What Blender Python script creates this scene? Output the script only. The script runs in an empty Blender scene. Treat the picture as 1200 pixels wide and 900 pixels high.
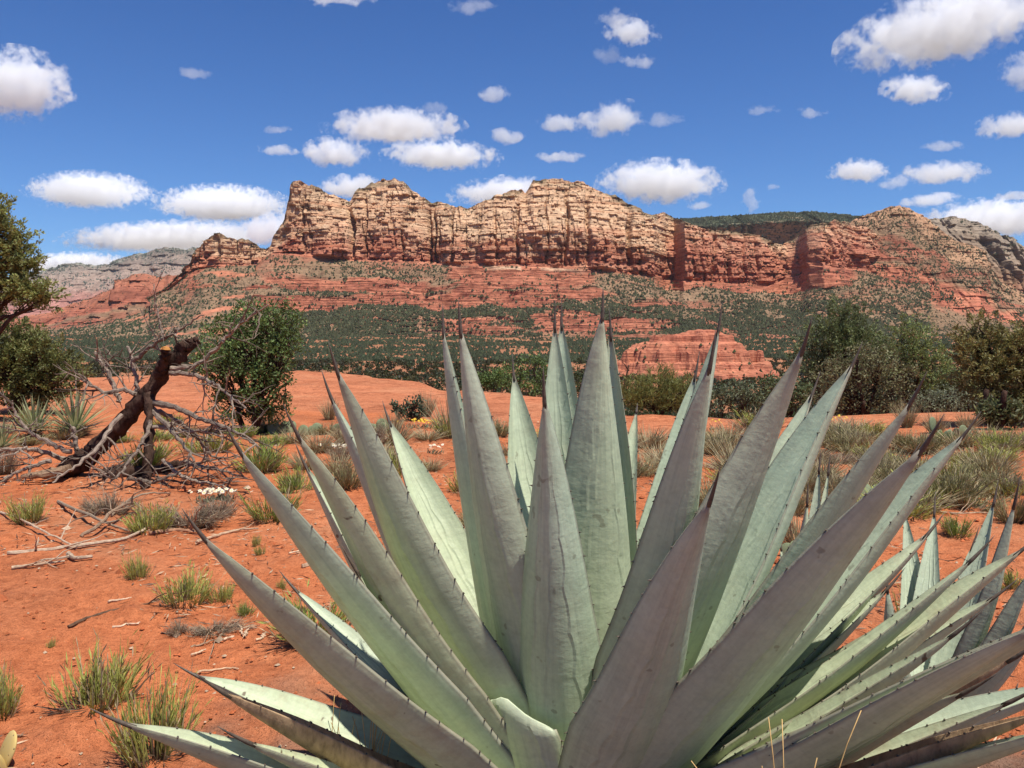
import bpy, math, random
import numpy as np
from mathutils import Vector

# ------------------------------------------------------------------ camera, sky, sun, exposure
scene = bpy.context.scene
col = scene.collection
CAMZ = 1.3
FPX = 966.0                      # focal length in photo pixels (1200 x 900)
HORIZON = 392.0
PITCH = math.atan((450 - HORIZON) / FPX)
cam_d = bpy.data.cameras.new('camera')
cam = bpy.data.objects.new('camera', cam_d)
col.objects.link(cam)
cam.location = (0, 0, CAMZ)
cam.rotation_euler = (math.pi / 2 - PITCH, 0, 0)
cam_d.sensor_width = 36.0
cam_d.lens = 36.0 * FPX / 1200.0
cam_d.clip_start = 0.05
cam_d.clip_end = 40000
scene.camera = cam

SUN = Vector((0.26, -0.23, 0.94)).normalized()
world = bpy.data.worlds.new('World')
scene.world = world
world.use_nodes = True
wn = world.node_tree.nodes
wl = world.node_tree.links
sky = wn.new('ShaderNodeTexSky')
sky.sky_type = 'NISHITA'
sky.sun_disc = False
sky.sun_elevation = math.asin(SUN.z)
sky.sun_rotation = math.atan2(SUN.x, SUN.y)
sky.altitude = 1400
sky.air_density = 1.0
sky.dust_density = 1.3
sky.ozone_density = 2.0
bg = wn['Background']
bg.inputs[1].default_value = 0.11
tint = wn.new('ShaderNodeMix')            # the phone camera's deep blue rendering of the sky
tint.data_type = 'RGBA'
tint.blend_type = 'MULTIPLY'
tint.inputs[0].default_value = 1.0
wtc = wn.new('ShaderNodeTexCoord')          # paler towards the horizon, deeper overhead
wsep = wn.new('ShaderNodeSeparateXYZ')
wl.new(wtc.outputs['Generated'], wsep.inputs[0])
wr = wn.new('ShaderNodeValToRGB')
wr.color_ramp.elements[0].position = 0.05
wr.color_ramp.elements[0].color = (0.44, 0.69, 1.0, 1)
wr.color_ramp.elements[1].position = 0.42
wr.color_ramp.elements[1].color = (0.27, 0.52, 0.89, 1)
wl.new(wsep.outputs[2], wr.inputs[0])
wl.new(wr.outputs[0], tint.inputs[7])
wl.new(sky.outputs[0], tint.inputs[6])
wl.new(tint.outputs[2], bg.inputs[0])
sd = bpy.data.lights.new('sun', 'SUN')
sd.energy = 5.0
sd.angle = math.radians(0.53)
sd.color = (1.0, 0.955, 0.88)
sun = bpy.data.objects.new('sun', sd)
col.objects.link(sun)
sun.rotation_euler = (-SUN).to_track_quat('-Z', 'Y').to_euler()
vs = scene.view_settings
vs.view_transform = 'Standard'
vs.look = 'None'
vs.exposure = 0.30
vs.gamma = 1.0
vs.use_curve_mapping = False
scene.render.engine = 'CYCLES'
cy = scene.cycles
cy.use_denoising = True
cy.max_bounces = 14
cy.diffuse_bounces = 4
cy.glossy_bounces = 2
cy.transmission_bounces = 4
cy.transparent_max_bounces = 8
cy.volume_bounces = 12
cy.volume_step_rate = 1.0
cy.volume_max_steps = 128
cy.caustics_reflective = False
cy.caustics_refractive = False
cy.sample_clamp_indirect = 4.0

rng = np.random.default_rng(7)
random.seed(7)
CT, ST = math.cos(PITCH), math.sin(PITCH)


def at(px, py, Y):
    """photo pixel -> world point at world distance Y (along +Y)"""
    u = (np.asarray(px, float) - 600.0) / FPX
    v = (450.0 - np.asarray(py, float)) / FPX
    dy = CT + v * ST
    k = np.asarray(Y, float) / dy
    return np.stack(np.broadcast_arrays(u * k, dy * k, CAMZ + (-ST + v * CT) * k), -1)


# ------------------------------------------------------------------ numeric noise
def _h(ix, iy, iz, seed):
    n = (ix.astype(np.int64) * 374761393 + iy.astype(np.int64) * 668265263 + iz.astype(np.int64) * 2147483647 + seed * 974711) & 0xFFFFFFFF
    n = ((n ^ (n >> 13)) * 1274126177) & 0xFFFFFFFF
    n = ((n ^ (n >> 16)) * 2246822519) & 0xFFFFFFFF
    return ((n ^ (n >> 15)) & 0xFFFFFF) / float(0xFFFFFF)


def noise(x, y, z=0.0, seed=0):
    x, y, z = np.broadcast_arrays(np.asarray(x, float), np.asarray(y, float), np.asarray(z, float))
    x0, y0, z0 = np.floor(x), np.floor(y), np.floor(z)
    fx, fy, fz = x - x0, y - y0, z - z0
    fx = fx * fx * (3 - 2 * fx); fy = fy * fy * (3 - 2 * fy); fz = fz * fz * (3 - 2 * fz)
    r = 0
    for a in (0, 1):
        for b in (0, 1):
            for c in (0, 1):
                w = (fx if a else 1 - fx) * (fy if b else 1 - fy) * (fz if c else 1 - fz)
                r = r + w * _h(x0 + a, y0 + b, z0 + c, seed)
    return r


def fbm(x, y, z=0.0, oct=4, seed=0, gain=0.5):
    s, a, t = 0, 1.0, 0
    f = 1.0
    for i in range(oct):
        s = s + a * noise(np.asarray(x) * f, np.asarray(y) * f, np.asarray(z) * f, seed + i * 17)
        t += a
        a *= gain
        f *= 2.03
    return s / t


def ss(a, b, x):
    t = np.clip((np.asarray(x, float) - a) / (b - a), 0, 1)
    return t * t * (3 - 2 * t)


def lerp(a, b, t):
    return a + (b - a) * t


def curve(keys):
    k = np.array(keys, float)
    return lambda x: np.interp(x, k[:, 0], k[:, 1])


# ------------------------------------------------------------------ mesh helpers
def make_mesh(name, V, faces, colr=None, mats=None, smooth=False, attrs=None, midx=None):
    """faces: list of int arrays (n,k)"""
    V = np.ascontiguousarray(V, np.float32)
    if not isinstance(faces, list):
        faces = [faces]
    faces = [np.asarray(f, np.int32) for f in faces if len(f)]
    me = bpy.data.meshes.new(name)
    me.vertices.add(len(V))
    me.vertices.foreach_set('co', V.ravel())
    nl = sum(f.size for f in faces)
    nf = sum(len(f) for f in faces)
    me.loops.add(nl)
    me.polygons.add(nf)
    me.loops.foreach_set('vertex_index', np.concatenate([f.ravel() for f in faces]).astype(np.int32))
    tot = np.concatenate([np.full(len(f), f.shape[1], np.int32) for f in faces])
    st = np.concatenate([[0], np.cumsum(tot)[:-1]]).astype(np.int32)
    me.polygons.foreach_set('loop_start', st)
    me.polygons.foreach_set('loop_total', tot)
    me.polygons.foreach_set('use_smooth', np.full(nf, smooth, bool))
    if midx is not None:
        me.polygons.foreach_set('material_index', np.asarray(midx, np.int32))
    me.update(calc_edges=True)
    if colr is not None:
        a = me.color_attributes.new('Col', 'FLOAT_COLOR', 'POINT')
        c = np.ones((len(V), 4), np.float32)
        c[:, :3] = colr
        a.data.foreach_set('color', c.ravel())
    for k, v in (attrs or {}).items():
        a = me.attributes.new(k, 'FLOAT', 'POINT')
        a.data.foreach_set('value', np.asarray(v, np.float32))
    for m in (mats or []):
        me.materials.append(m)
    return me


class MB:
    """collects vertices, quads, triangles and colours"""
    def __init__(self):
        self.V, self.Q, self.T, self.C, self.n = [], [], [], [], 0

    def add(self, V, Q=None, T=None, C=(1, 1, 1)):
        V = np.asarray(V, float)
        self.V.append(V)
        c = np.asarray(C, float)
        self.C.append(np.broadcast_to(c, (len(V), 3)))
        if Q is not None and len(Q):
            self.Q.append(np.asarray(Q, int) + self.n)
        if T is not None and len(T):
            self.T.append(np.asarray(T, int) + self.n)
        self.n += len(V)

    def mesh(self, name, mat, smooth=False):
        f = []
        if self.Q: f.append(np.concatenate(self.Q))
        if self.T: f.append(np.concatenate(self.T))
        return make_mesh(name, np.concatenate(self.V), f, np.concatenate(self.C), [mat], smooth)

    def tube(self, pts, radii, sides=6, C=(1, 1, 1), cap=True, wob=0.0):
        pts = np.asarray(pts, float)
        n = len(pts)
        radii = np.broadcast_to(np.asarray(radii, float), (n,))
        T = np.gradient(pts, axis=0)
        T /= np.linalg.norm(T, axis=1, keepdims=True) + 1e-9
        ref = np.array([0.0, 0, 1]) if abs(T[:, 2]).mean() < 0.8 else np.array([1.0, 0, 0])
        A = np.cross(T, ref); A /= np.linalg.norm(A, axis=1, keepdims=True) + 1e-9
        B = np.cross(T, A)
        an = np.linspace(0, 2 * math.pi, sides, endpoint=False)
        rr = radii[:, None] * (1 + wob * (rng.random((n, sides)) - 0.5))
        V = pts[:, None] + rr[..., None] * (np.cos(an)[None, :, None] * A[:, None] + np.sin(an)[None, :, None] * B[:, None])
        V = V.reshape(-1, 3)
        i = np.arange(n - 1)[:, None] * sides
        j = np.arange(sides)[None]
        j2 = (j + 1) % sides
        Q = np.stack([i + j, i + j2, i + sides + j2, i + sides + j], -1).reshape(-1, 4)
        tri = []
        if cap:
            V = np.vstack([V, pts[-1] + T[-1] * radii[-1] * 0.4, pts[0] - T[0] * radii[0] * 0.2])
            e = (n - 1) * sides
            jj = np.arange(sides)
            tri = np.vstack([np.stack([e + jj, e + (jj + 1) % sides, np.full(sides, n * sides)], -1),
                             np.stack([(jj + 1) % sides, jj, np.full(sides, n * sides + 1)], -1)])
        self.add(V, Q, tri, C)


def link(name, me, parent=None, loc=None, rotz=None, scale=None):
    o = bpy.data.objects.new(name, me)
    col.objects.link(o)
    if parent: o.parent = parent
    if loc is not None: o.location = loc
    if rotz is not None: o.rotation_euler = (0, 0, rotz)
    if scale is not None: o.scale = (scale,) * 3 if np.isscalar(scale) else scale
    return o


def tag(o, label, cat, group=None, kind=None):
    o['label'] = label
    if cat: o['category'] = cat
    if group: o['group'] = group
    if kind: o['kind'] = kind
    return o


def empty(name, loc, rotz=0.0):
    o = link(name, None, None, loc, rotz)
    o.empty_display_size = 0.1
    return o


# ------------------------------------------------------------------ materials
class NT:
    def __init__(self, name):
        self.m = bpy.data.materials.new(name)
        self.m.use_nodes = True
        self.t = self.m.node_tree
        self.b = self.t.nodes['Principled BSDF']

    def n(self, typ, **kw):
        nd = self.t.nodes.new(typ)
        for k, v in kw.items():
            setattr(nd, k, v)
        return nd

    def l(self, a, b):
        self.t.links.new(a, b)

    def math(self, op, a, b=None, c=None, clamp=False):
        nd = self.n('ShaderNodeMath', operation=op, use_clamp=clamp)
        for i, s in enumerate((a, b, c)):
            if s is None: continue
            if hasattr(s, 'links'): self.l(s, nd.inputs[i])
            else: nd.inputs[i].default_value = s
        return nd.outputs[0]

    def attr(self, name):
        return self.n('ShaderNodeAttribute', attribute_name=name)

    def noise(self, scale, detail=4.0, rough=0.55, vec=None, dist=0.0):
        nd = self.n('ShaderNodeTexNoise')
        nd.inputs['Scale'].default_value = scale
        nd.inputs['Detail'].default_value = detail
        nd.inputs['Roughness'].default_value = rough
        nd.inputs['Distortion'].default_value = dist
        self.l(vec if vec is not None else self.pos(), nd.inputs['Vector'])
        return nd.outputs['Fac']

    def pos(self):
        if not hasattr(self, '_p'):
            self._p = self.n('ShaderNodeNewGeometry').outputs['Position']
        return self._p

    def objc(self):
        if not hasattr(self, '_o'):
            self._o = self.n('ShaderNodeTexCoord').outputs['Object']
        return self._o

    def scaled(self, vec, s):
        nd = self.n('ShaderNodeVectorMath', operation='MULTIPLY')
        self.l(vec, nd.inputs[0])
        nd.inputs[1].default_value = s
        return nd.outputs[0]

    def ramp(self, fac, stops):
        nd = self.n('ShaderNodeValToRGB')
        cr = nd.color_ramp
        while len(cr.elements) < len(stops): cr.elements.new(0.5)
        for e, (p, c) in zip(cr.elements, stops):
            e.position = p
            e.color = (c[0], c[1], c[2], 1) if not np.isscalar(c) else (c, c, c, 1)
        self.l(fac, nd.inputs[0])
        return nd.outputs[0]

    def mix(self, fac, a, b, mode='MIX'):
        nd = self.n('ShaderNodeMix', data_type='RGBA', blend_type=mode)
        for i, s in ((0, fac), (6, a), (7, b)):
            if hasattr(s, 'links'): self.l(s, nd.inputs[i])
            elif np.isscalar(s): nd.inputs[i].default_value = s
            else: nd.inputs[i].default_value = (*s, 1)
        return nd.outputs[2]

    def bump(self, h, dist, strength=1.0, prev=None):
        nd = self.n('ShaderNodeBump')
        nd.inputs['Strength'].default_value = strength
        nd.inputs['Distance'].default_value = dist
        self.l(h, nd.inputs['Height'])
        if prev is not None: self.l(prev, nd.inputs['Normal'])
        return nd.outputs[0]

    def out(self, colr, rough=0.9, spec=0.2, normal=None):
        if hasattr(colr, 'links'): self.l(colr, self.b.inputs['Base Color'])
        else: self.b.inputs['Base Color'].default_value = (*colr, 1)
        if hasattr(rough, 'links'): self.l(rough, self.b.inputs['Roughness'])
        else: self.b.inputs['Roughness'].default_value = rough
        self.b.inputs['Specular IOR Level'].default_value = spec
        if normal is not None: self.l(normal, self.b.inputs['Normal'])
        return self.m


def mat_far_rock():
    n = NT('far_rock')
    c = n.attr('Col').outputs['Color']
    strat = n.noise(1.0, 5, 0.6, n.scaled(n.pos(), (0.012, 0.012, 0.16)))
    spk = n.noise(0.12, 5, 0.65)
    vert = n.noise(1.0, 4, 0.6, n.scaled(n.pos(), (0.09, 0.03, 0.012)))
    k = n.mix(1.0, c, n.ramp(strat, [(0.25, 0.74), (0.5, 1.02), (0.75, 1.2)]), 'MULTIPLY')
    k = n.mix(0.8, k, n.ramp(spk, [(0.3, 0.72), (0.5, 1.02), (0.72, 1.2)]), 'MULTIPLY')
    k = n.mix(0.7, k, n.ramp(vert, [(0.3, 0.7), (0.5, 1.0), (0.8, 1.1)]), 'MULTIPLY')
    bed = n.noise(1.0, 4, 0.55, n.scaled(n.pos(), (0.006, 0.006, 0.26)), 0.5)
    k = n.mix(0.5, k, n.ramp(bed, [(0.36, 1.06), (0.43, 1.0), (0.455, 0.58), (0.48, 1.0), (0.56, 1.04), (0.585, 0.66), (0.61, 1.08)]), 'MULTIPLY')
    varn = n.noise(1.0, 3, 0.55, n.scaled(n.pos(), (0.06, 0.02, 0.006)))
    k = n.mix(0.6, k, n.ramp(varn, [(0.30, (0.50, 0.42, 0.40)), (0.42, (1, 1, 1))]), 'MULTIPLY')
    b = n.bump(strat, 8.0, 0.7)
    b = n.bump(bed, 8.0, 0.8, b)
    b = n.bump(spk, 4.0, 0.7, b)
    return n.out(k, 0.95, 0.1, b)


def mat_ground():
    n = NT('red_soil')
    c = n.attr('Col').outputs['Color']
    rock = n.attr('rock').outputs['Fac']
    a = n.noise(1.3, 6, 0.6)
    d = n.noise(26.0, 5, 0.65)
    e = n.noise(130.0, 3, 0.6)
    k = n.mix(1.0, c, n.ramp(a, [(0.25, (0.78, 0.74, 0.72)), (0.5, (1, 1, 1)), (0.75, (1.12, 1.1, 1.08))]), 'MULTIPLY')
    k = n.mix(0.75, k, n.ramp(d, [(0.3, (0.66, 0.62, 0.6)), (0.5, (1, 1, 1)), (0.72, (1.16, 1.22, 1.25))]), 'MULTIPLY')
    k = n.mix(0.55, k, n.ramp(e, [(0.3, 0.7), (0.5, 1.0), (0.7, 1.2)]), 'MULTIPLY')
    pat = n.noise(0.55, 7, 0.68, None, 0.8)
    k = n.mix(n.ramp(pat, [(0.50, 0.0), (0.68, 0.55)]), k, (0.60, 0.27, 0.135))
    pat2 = n.noise(0.9, 7, 0.7, n.scaled(n.pos(), (1.0, 1.7, 1.0)), 1.5)
    k = n.mix(n.ramp(pat2, [(0.55, 0.0), (0.72, 0.6)]), k, (0.27, 0.085, 0.04))
    vor = n.n('ShaderNodeTexVoronoi')
    vor.inputs['Scale'].default_value = 45.0
    n.l(n.pos(), vor.inputs['Vector'])
    speck = n.ramp(vor.outputs['Distance'], [(0.06, 1.0), (0.12, 0.0)])
    rnd = n.n('ShaderNodeSeparateColor')
    n.l(vor.outputs['Color'], rnd.inputs[0])
    sp = n.math('MULTIPLY', speck, n.math('GREATER_THAN', rnd.outputs[0], 0.74))
    k = n.mix(sp, k, (0.5, 0.33, 0.2))
    crk = n.noise(1.0, 5, 0.6, n.scaled(n.pos(), (0.35, 1.5, 4.0)), 0.9)
    crf = n.math('MULTIPLY', rock, n.ramp(crk, [(0.40, 0.0), (0.415, 0.8), (0.43, 0.0), (0.535, 0.0), (0.55, 0.8), (0.565, 0.0)]))
    k = n.mix(crf, k, (0.22, 0.06, 0.025))
    g2 = n.noise(9.0, 6, 0.7, None, 0.4)
    k = n.mix(0.7, k, n.ramp(g2, [(0.32, (0.70, 0.62, 0.58)), (0.5, (1, 1, 1)), (0.7, (1.14, 1.2, 1.25))]), 'MULTIPLY')
    b = n.bump(a, 0.05, 0.5)
    b = n.bump(g2, 0.04, 0.8, b)
    b = n.bump(d, 0.024, 1.0, b)
    b = n.bump(e, 0.006, 1.0, b)
    return n.out(k, 0.95, 0.1, b)


def mat_agave(name, base, tint, dirt=0.3, scars=0.5):
    n = NT(name)
    s = n.attr('s').outputs['Fac']
    t = n.attr('t').outputs['Fac']
    oi = n.n('ShaderNodeObjectInfo').outputs['Random']
    big = n.noise(5.0, 4, 0.6, n.pos())
    fine = n.noise(90.0, 4, 0.6, n.pos())
    k = n.mix(n.ramp(big, [(0.35, 0.0), (0.68, 1.0)]), base, tint)
    k = n.mix(0.5, k, n.ramp(oi, [(0.0, (0.9, 0.97, 0.98)), (0.5, (1, 1, 1)), (1.0, (1.05, 1.02, 0.86))]), 'MULTIPLY')
    k = n.mix(0.5, k, n.ramp(fine, [(0.3, 0.84), (0.6, 1.06)]), 'MULTIPLY')
    cxyz = n.n('ShaderNodeCombineXYZ')
    n.l(n.math('MULTIPLY', s, 9.0), cxyz.inputs[0]); n.l(n.math('MULTIPLY', t, 3.0), cxyz.inputs[1]); n.l(n.math('MULTIPLY', oi, 40.0), cxyz.inputs[2])
    streak = n.noise(1.0, 5, 0.65, cxyz.outputs[0])
    k = n.mix(0.85, k, n.ramp(streak, [(0.28, (0.80, 0.81, 0.82)), (0.5, (1, 1, 1)), (0.74, (1.10, 1.09, 1.06))]), 'MULTIPLY')
    cx2 = n.n('ShaderNodeCombineXYZ')
    n.l(n.math('MULTIPLY', s, 1.6), cx2.inputs[0]); n.l(n.math('MULTIPLY', t, 34.0), cx2.inputs[1]); n.l(n.math('MULTIPLY', oi, 77.0), cx2.inputs[2])
    trans = n.noise(1.0, 4, 0.65, cx2.outputs[0])
    k = n.mix(0.6, k, n.ramp(trans, [(0.3, (0.86, 0.86, 0.87)), (0.5, (1, 1, 1)), (0.72, (1.08, 1.08, 1.07))]), 'MULTIPLY')
    sc = n.noise(26.0, 2, 0.5, n.pos())
    scm = n.math('MULTIPLY', n.ramp(sc, [(0.70, 0.0), (0.735, 1.0)]), scars)
    k = n.mix(scm, k, (0.10, 0.06, 0.035))
    dm = n.math('MULTIPLY', n.ramp(n.noise(11.0, 5, 0.7, n.pos()), [(0.48, 0.0), (0.75, 1.0)]), dirt)
    k = n.mix(dm, k, (0.33, 0.22, 0.13))
    # brown margin line
    edge = n.ramp(n.math('ABSOLUTE', s), [(0.955, 0.0), (1.0, 1.0)])
    tipb = n.ramp(t, [(0.955, 0.0), (0.995, 1.0)])
    em = n.math('MAXIMUM', n.math('MULTIPLY', edge, 0.7), n.math('MULTIPLY', tipb, 0.8))
    k = n.mix(em, k, (0.17, 0.12, 0.095))
    # imprint of the neighbouring leaf's toothed margin, pressed into the surface while in bud
    fr = n.math('ABSOLUTE', n.math('SINE', n.math('MULTIPLY_ADD', t, 30.0, n.math('MULTIPLY', oi, 7.0))))
    line = n.math('ADD', n.math('MULTIPLY_ADD', t, -0.42, 0.66), n.math('MULTIPLY', fr, 0.07))
    line = n.math('ADD', line, n.math('MULTIPLY', n.math('SUBTRACT', big, 0.5), 0.3))
    step = n.math('SUBTRACT', n.math('ABSOLUTE', s), line)
    h = n.ramp(n.math('MULTIPLY_ADD', step, 3.2, 0.5, True), [(0.36, 0.0), (0.56, 1.0), (1.0, 0.15)])
    fade = n.ramp(t, [(0.03, 0.0), (0.15, 1.0), (0.7, 1.0), (0.9, 0.0)])
    fr2 = n.math('ABSOLUTE', n.math('SINE', n.math('MULTIPLY_ADD', t, 26.0, n.math('MULTIPLY', oi, 19.0))))
    line2 = n.math('ADD', n.math('ADD', n.math('MULTIPLY_ADD', t, -0.75, 0.42), n.math('MULTIPLY', oi, 0.3)), n.math('MULTIPLY', fr2, 0.06))
    h2 = n.ramp(n.math('MULTIPLY_ADD', n.math('SUBTRACT', s, line2), 3.2, 0.5, True), [(0.36, 0.0), (0.56, 1.0), (1.0, 0.15)])
    b = n.bump(n.math('MULTIPLY', n.math('ADD', h, h2), fade), 0.0034, 0.6)
    b = n.bump(big, 0.02, 0.25, b)
    b = n.bump(trans, 0.004, 0.35, b)
    b = n.bump(fine, 0.0015, 0.45, b)
    m = n.out(k, n.ramp(big, [(0.3, 0.48), (0.7, 0.62)]), 0.35, b)
    n.b.inputs['Subsurface Weight'].default_value = 0.0
    return m


def mat_simple(name, c, rough=0.85, spec=0.15, var=0.35, scale=30.0, bump=0.004, useattr=True, transl=0.0, stretch=None, obj=False):
    n = NT(name)
    vec = n.objc() if obj else n.pos()
    if stretch: vec = n.scaled(vec, stretch)
    f = n.noise(scale, 4, 0.6, vec)
    k = n.mix(1.0, c, n.ramp(f, [(0.28, 1 - var), (0.5, 1.0), (0.72, 1 + var * 0.7)]), 'MULTIPLY')
    if useattr:
        k = n.mix(1.0, k, n.attr('Col').outputs['Color'], 'MULTIPLY')
    b = n.bump(f, bump, 0.8) if bump else None
    m = n.out(k, rough, spec, b)
    if transl:
        tr = n.n('ShaderNodeBsdfTranslucent')
        n.l(k, tr.inputs[0])
        mx = n.n('ShaderNodeMixShader')
        mx.inputs[0].default_value = transl
        n.l(n.b.outputs[0], mx.inputs[1])
        n.l(tr.outputs[0], mx.inputs[2])
        n.l(mx.outputs[0], n.t.nodes['Material Output'].inputs['Surface'])
    return m


M_far = mat_far_rock()
M_ground = mat_ground()
M_wood_far = mat_simple('woodland_green', (1, 1, 1), 0.9, 0.1, 0.45, 0.9, 0.0)
M_leaf = mat_simple('leaf_green', (1, 1, 1), 0.55, 0.3, 0.2, 40, 0.0, transl=0.32)
M_blade = mat_simple('stem_green', (1, 1, 1), 0.7, 0.2, 0.25, 60, 0.0, transl=0.15)
M_bark = mat_simple('dark_bark', (0.062, 0.036, 0.025), 0.95, 0.1, 0.75, 1.0, 0.03, False, stretch=(28, 28, 12))
M_deadwood = mat_simple('weathered_grey_wood', (0.25, 0.195, 0.15), 0.9, 0.15, 0.45, 1.0, 0.004, True, stretch=(60, 60, 60))
M_stick = mat_simple('dry_stick', (0.36, 0.275, 0.195), 0.9, 0.15, 0.45, 50, 0.003, True)
M_pebble = mat_simple('pebble', (1, 1, 1), 0.9, 0.15, 0.3, 60, 0.003)
M_pad = mat_simple('cactus_pad', (1, 1, 1), 0.7, 0.25, 0.25, 50, 0.002)
M_petal = mat_simple('petal', (1, 1, 1), 0.7, 0.2, 0.1, 50, 0.0, transl=0.2)
M_spine = mat_simple('agave_spine', (0.105, 0.08, 0.058), 0.5, 0.3, 0.4, 120, 0.0, False)
M_dry = mat_simple('dry_agave_tissue', (0.40, 0.27, 0.15), 0.85, 0.15, 0.45, 1.0, 0.004, False, stretch=(60, 60, 20))
A_main = mat_agave('agave_leaf', (0.45, 0.507, 0.35), (0.51, 0.565, 0.40), 0.16, 0.4)
A_worn = mat_agave('agave_leaf_worn', (0.455, 0.50, 0.32), (0.51, 0.55, 0.37), 0.45, 0.9)

# ------------------------------------------------------------------ terrain
def U(px): return (px - 600.0) / FPX

EDGE = curve([(U(-400), 26), (U(0), 25), (U(330), 24), (U(430), 22.5), (U(500), 19.5), (U(540), 18), (U(640), 16.5), (U(700), 15.5), (U(760), 14.4), (U(1190), 14.0), (U(1600), 14)])
EPY = curve([(U(-400), 442), (U(0), 442), (U(130), 440), (U(350), 435), (U(430), 439), (U(490), 449), (U(520), 458), (U(640), 466), (U(700), 478), (U(740), 488), (U(860), 493), (U(1000), 486), (U(1180), 479), (U(1600), 480)])
VAL = curve([(0, -1), (30, -4.5), (60, -10), (120, -16), (200, -19), (300, -20), (600, -17), (1000, -8), (1200, -1), (1500, 6), (4000, 14), (40000, 14)])


def H(x, y):
    x = np.asarray(x, float); y = np.asarray(y, float)
    r = np.hypot(x, y)
    u = np.clip(x / np.maximum(y, 0.3), -1.0, 1.0)
    u = np.where(y < 0.5, np.sign(x) * 1.0, u)
    d = np.maximum(y, r * 0.6)
    E = EDGE(u)
    ze = CAMZ - E * (EPY(u) - HORIZON) / FPX
    up = ze * ss(E * 0.45, E * 0.93, d)
    lum = (fbm(x * 0.35, y * 0.35, 0, 3, 5) - 0.5) * 0.22 * ss(2.0, 7.0, r) + (fbm(x * 1.7, y * 1.7, 0, 3, 9) - 0.5) * 0.05
    lum = lum * lerp(1.0, 0.45, ss(9, 13, d))
    near = up + lum
    k = ss(0.0, 6.0, d - E)
    far = VAL(d) + (fbm(x / 45.0, y / 45.0, 0, 3, 21) - 0.5) * 7.0 * ss(60, 200, d) + (fbm(x / 9.0, y / 9.0, 0, 3, 22) - 0.5) * 1.2
    return near * (1 - k) + np.minimum(far, 0.3 * (1 - ss(20, 60, d)) + far) * k


def G(px, py, it=12):
    """photo pixel -> point on the ground"""
    u = (px - 600.0) / FPX; v = (450.0 - py) / FPX
    dv = np.array([u, CT + v * ST, -ST + v * CT])
    z = 0.0
    for _ in range(it):
        k = (z - CAMZ) / dv[2]
        p = np.array([0, 0, CAMZ]) + dv * k
        z = float(H(p[0], p[1]))
    p[2] = z
    return p


def build_ground():
    a1 = np.concatenate([np.linspace(-180, -44, 46)[:-1], np.linspace(-44, 44, 390), np.linspace(44, 180, 46)[1:]])
    a1 = np.radians(a1)
    r = np.concatenate([[0.02, 0.3], np.geomspace(0.6, 34, 310), np.geomspace(34, 30000, 130)[1:]])
    A, R = np.meshgrid(a1, r)
    X, Y = R * np.sin(A), R * np.cos(A)
    Z = H(X, Y)
    # fine trampled relief close to the camera
    w = 1 - ss(6, 14, R)
    cl = fbm(X * 9, Y * 9, 0, 3, 31)
    Z = Z + w * ((fbm(X * 4, Y * 4, 0, 3, 33) - 0.5) * 0.035 + np.maximum(cl - 0.52, 0) * 0.07 + (fbm(X * 30, Y * 30, 0, 2, 35) - 0.5) * 0.010)
    d = np.maximum(Y, R * 0.6)
    u = np.clip(X / np.maximum(Y, 0.3), -1, 1)
    E = EDGE(u)
    nz = fbm(X * 0.5, Y * 0.5, 0, 4, 41)
    px = 600 + u * FPX
    rk0 = np.where(px < 640, 0.60, 0.80)
    rock = ss(rk0 - 0.06, rk0 + 0.10, d / E + (nz - 0.5) * 0.35) * (1 - ss(1.0, 1.5, d / E)) * (Y > 0)
    # low rounded shelves in the slickrock
    sh = fbm(X * 0.25 + Y * 0.1, Y * 0.9, 0, 3, 43) * 5
    Z = Z + rock * ((np.floor(sh) + ss(0.7, 1.0, sh - np.floor(sh))) * 0.035 - 0.09)
    soil = np.array([0.54, 0.17, 0.066])
    rockc = np.array([0.55, 0.195, 0.09])
    dusk = np.array([0.40, 0.14, 0.062])
    valc = np.array([0.34, 0.15, 0.075])
    m = fbm(X * 0.8, Y * 0.8, 0, 4, 45)
    C = lerp(soil, dusk, (ss(0.52, 0.78, m) * 0.6)[..., None])
    bounce_cut = ss(2.1, 1.4, np.hypot(X - 0.25, Y - 1.2) + (fbm(X * 3, Y * 3, 0, 3, 46) - 0.5) * 1.1)     # soil colour darkened around the agave to cut red bounce light on its leaves
    C = lerp(C, np.array([0.135, 0.10, 0.072]) * (0.6 + 0.8 * fbm(X * 14, Y * 14, 0, 3, 48))[..., None], (bounce_cut * 0.92)[..., None])
    C = lerp(C, rockc * lerp(0.82, 1.1, fbm(X * 0.3, Y * 1.4, 0, 4, 47))[..., None], rock[..., None])
    C = lerp(C, valc * lerp(0.75, 1.15, fbm(X / 12, Y / 12, 0, 4, 49))[..., None], (ss(1.15, 1.6, d / E) * (Y > 0))[..., None])
    C = lerp(C, np.array([0.09, 0.085, 0.045]), (ss(900, 2200, R) * 0.9)[..., None])      # wooded country beyond the mesas
    nr, nc = X.shape
    i = np.arange(nr - 1)[:, None] * nc
    j = np.arange(nc - 1)[None]
    Q = np.stack([i + j, i + j + 1, i + nc + j + 1, i + nc + j], -1).reshape(-1, 4)[:, ::-1]
    V = np.stack([X, Y, Z], -1).reshape(-1, 3)
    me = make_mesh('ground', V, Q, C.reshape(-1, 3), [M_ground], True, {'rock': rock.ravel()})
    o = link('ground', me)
    tag(o, 'red desert soil and bare orange rock shelf running down to the valley', None, kind='structure')
    return o


build_ground()

FAR_BUSH = []            # (x, y, z, radius, r, g, b)


def bushes(P, rad, c=(0.038, 0.052, 0.024), cv=0.35):
    n = len(P)
    k = 1 + cv * (rng.random(n) - 0.5) * 2
    cc = np.asarray(c)[None] * k[:, None] * (1 + 0.15 * (rng.random((n, 3)) - 0.5))
    FAR_BUSH.append(np.hstack([P, rad[:, None], cc]))


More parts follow.
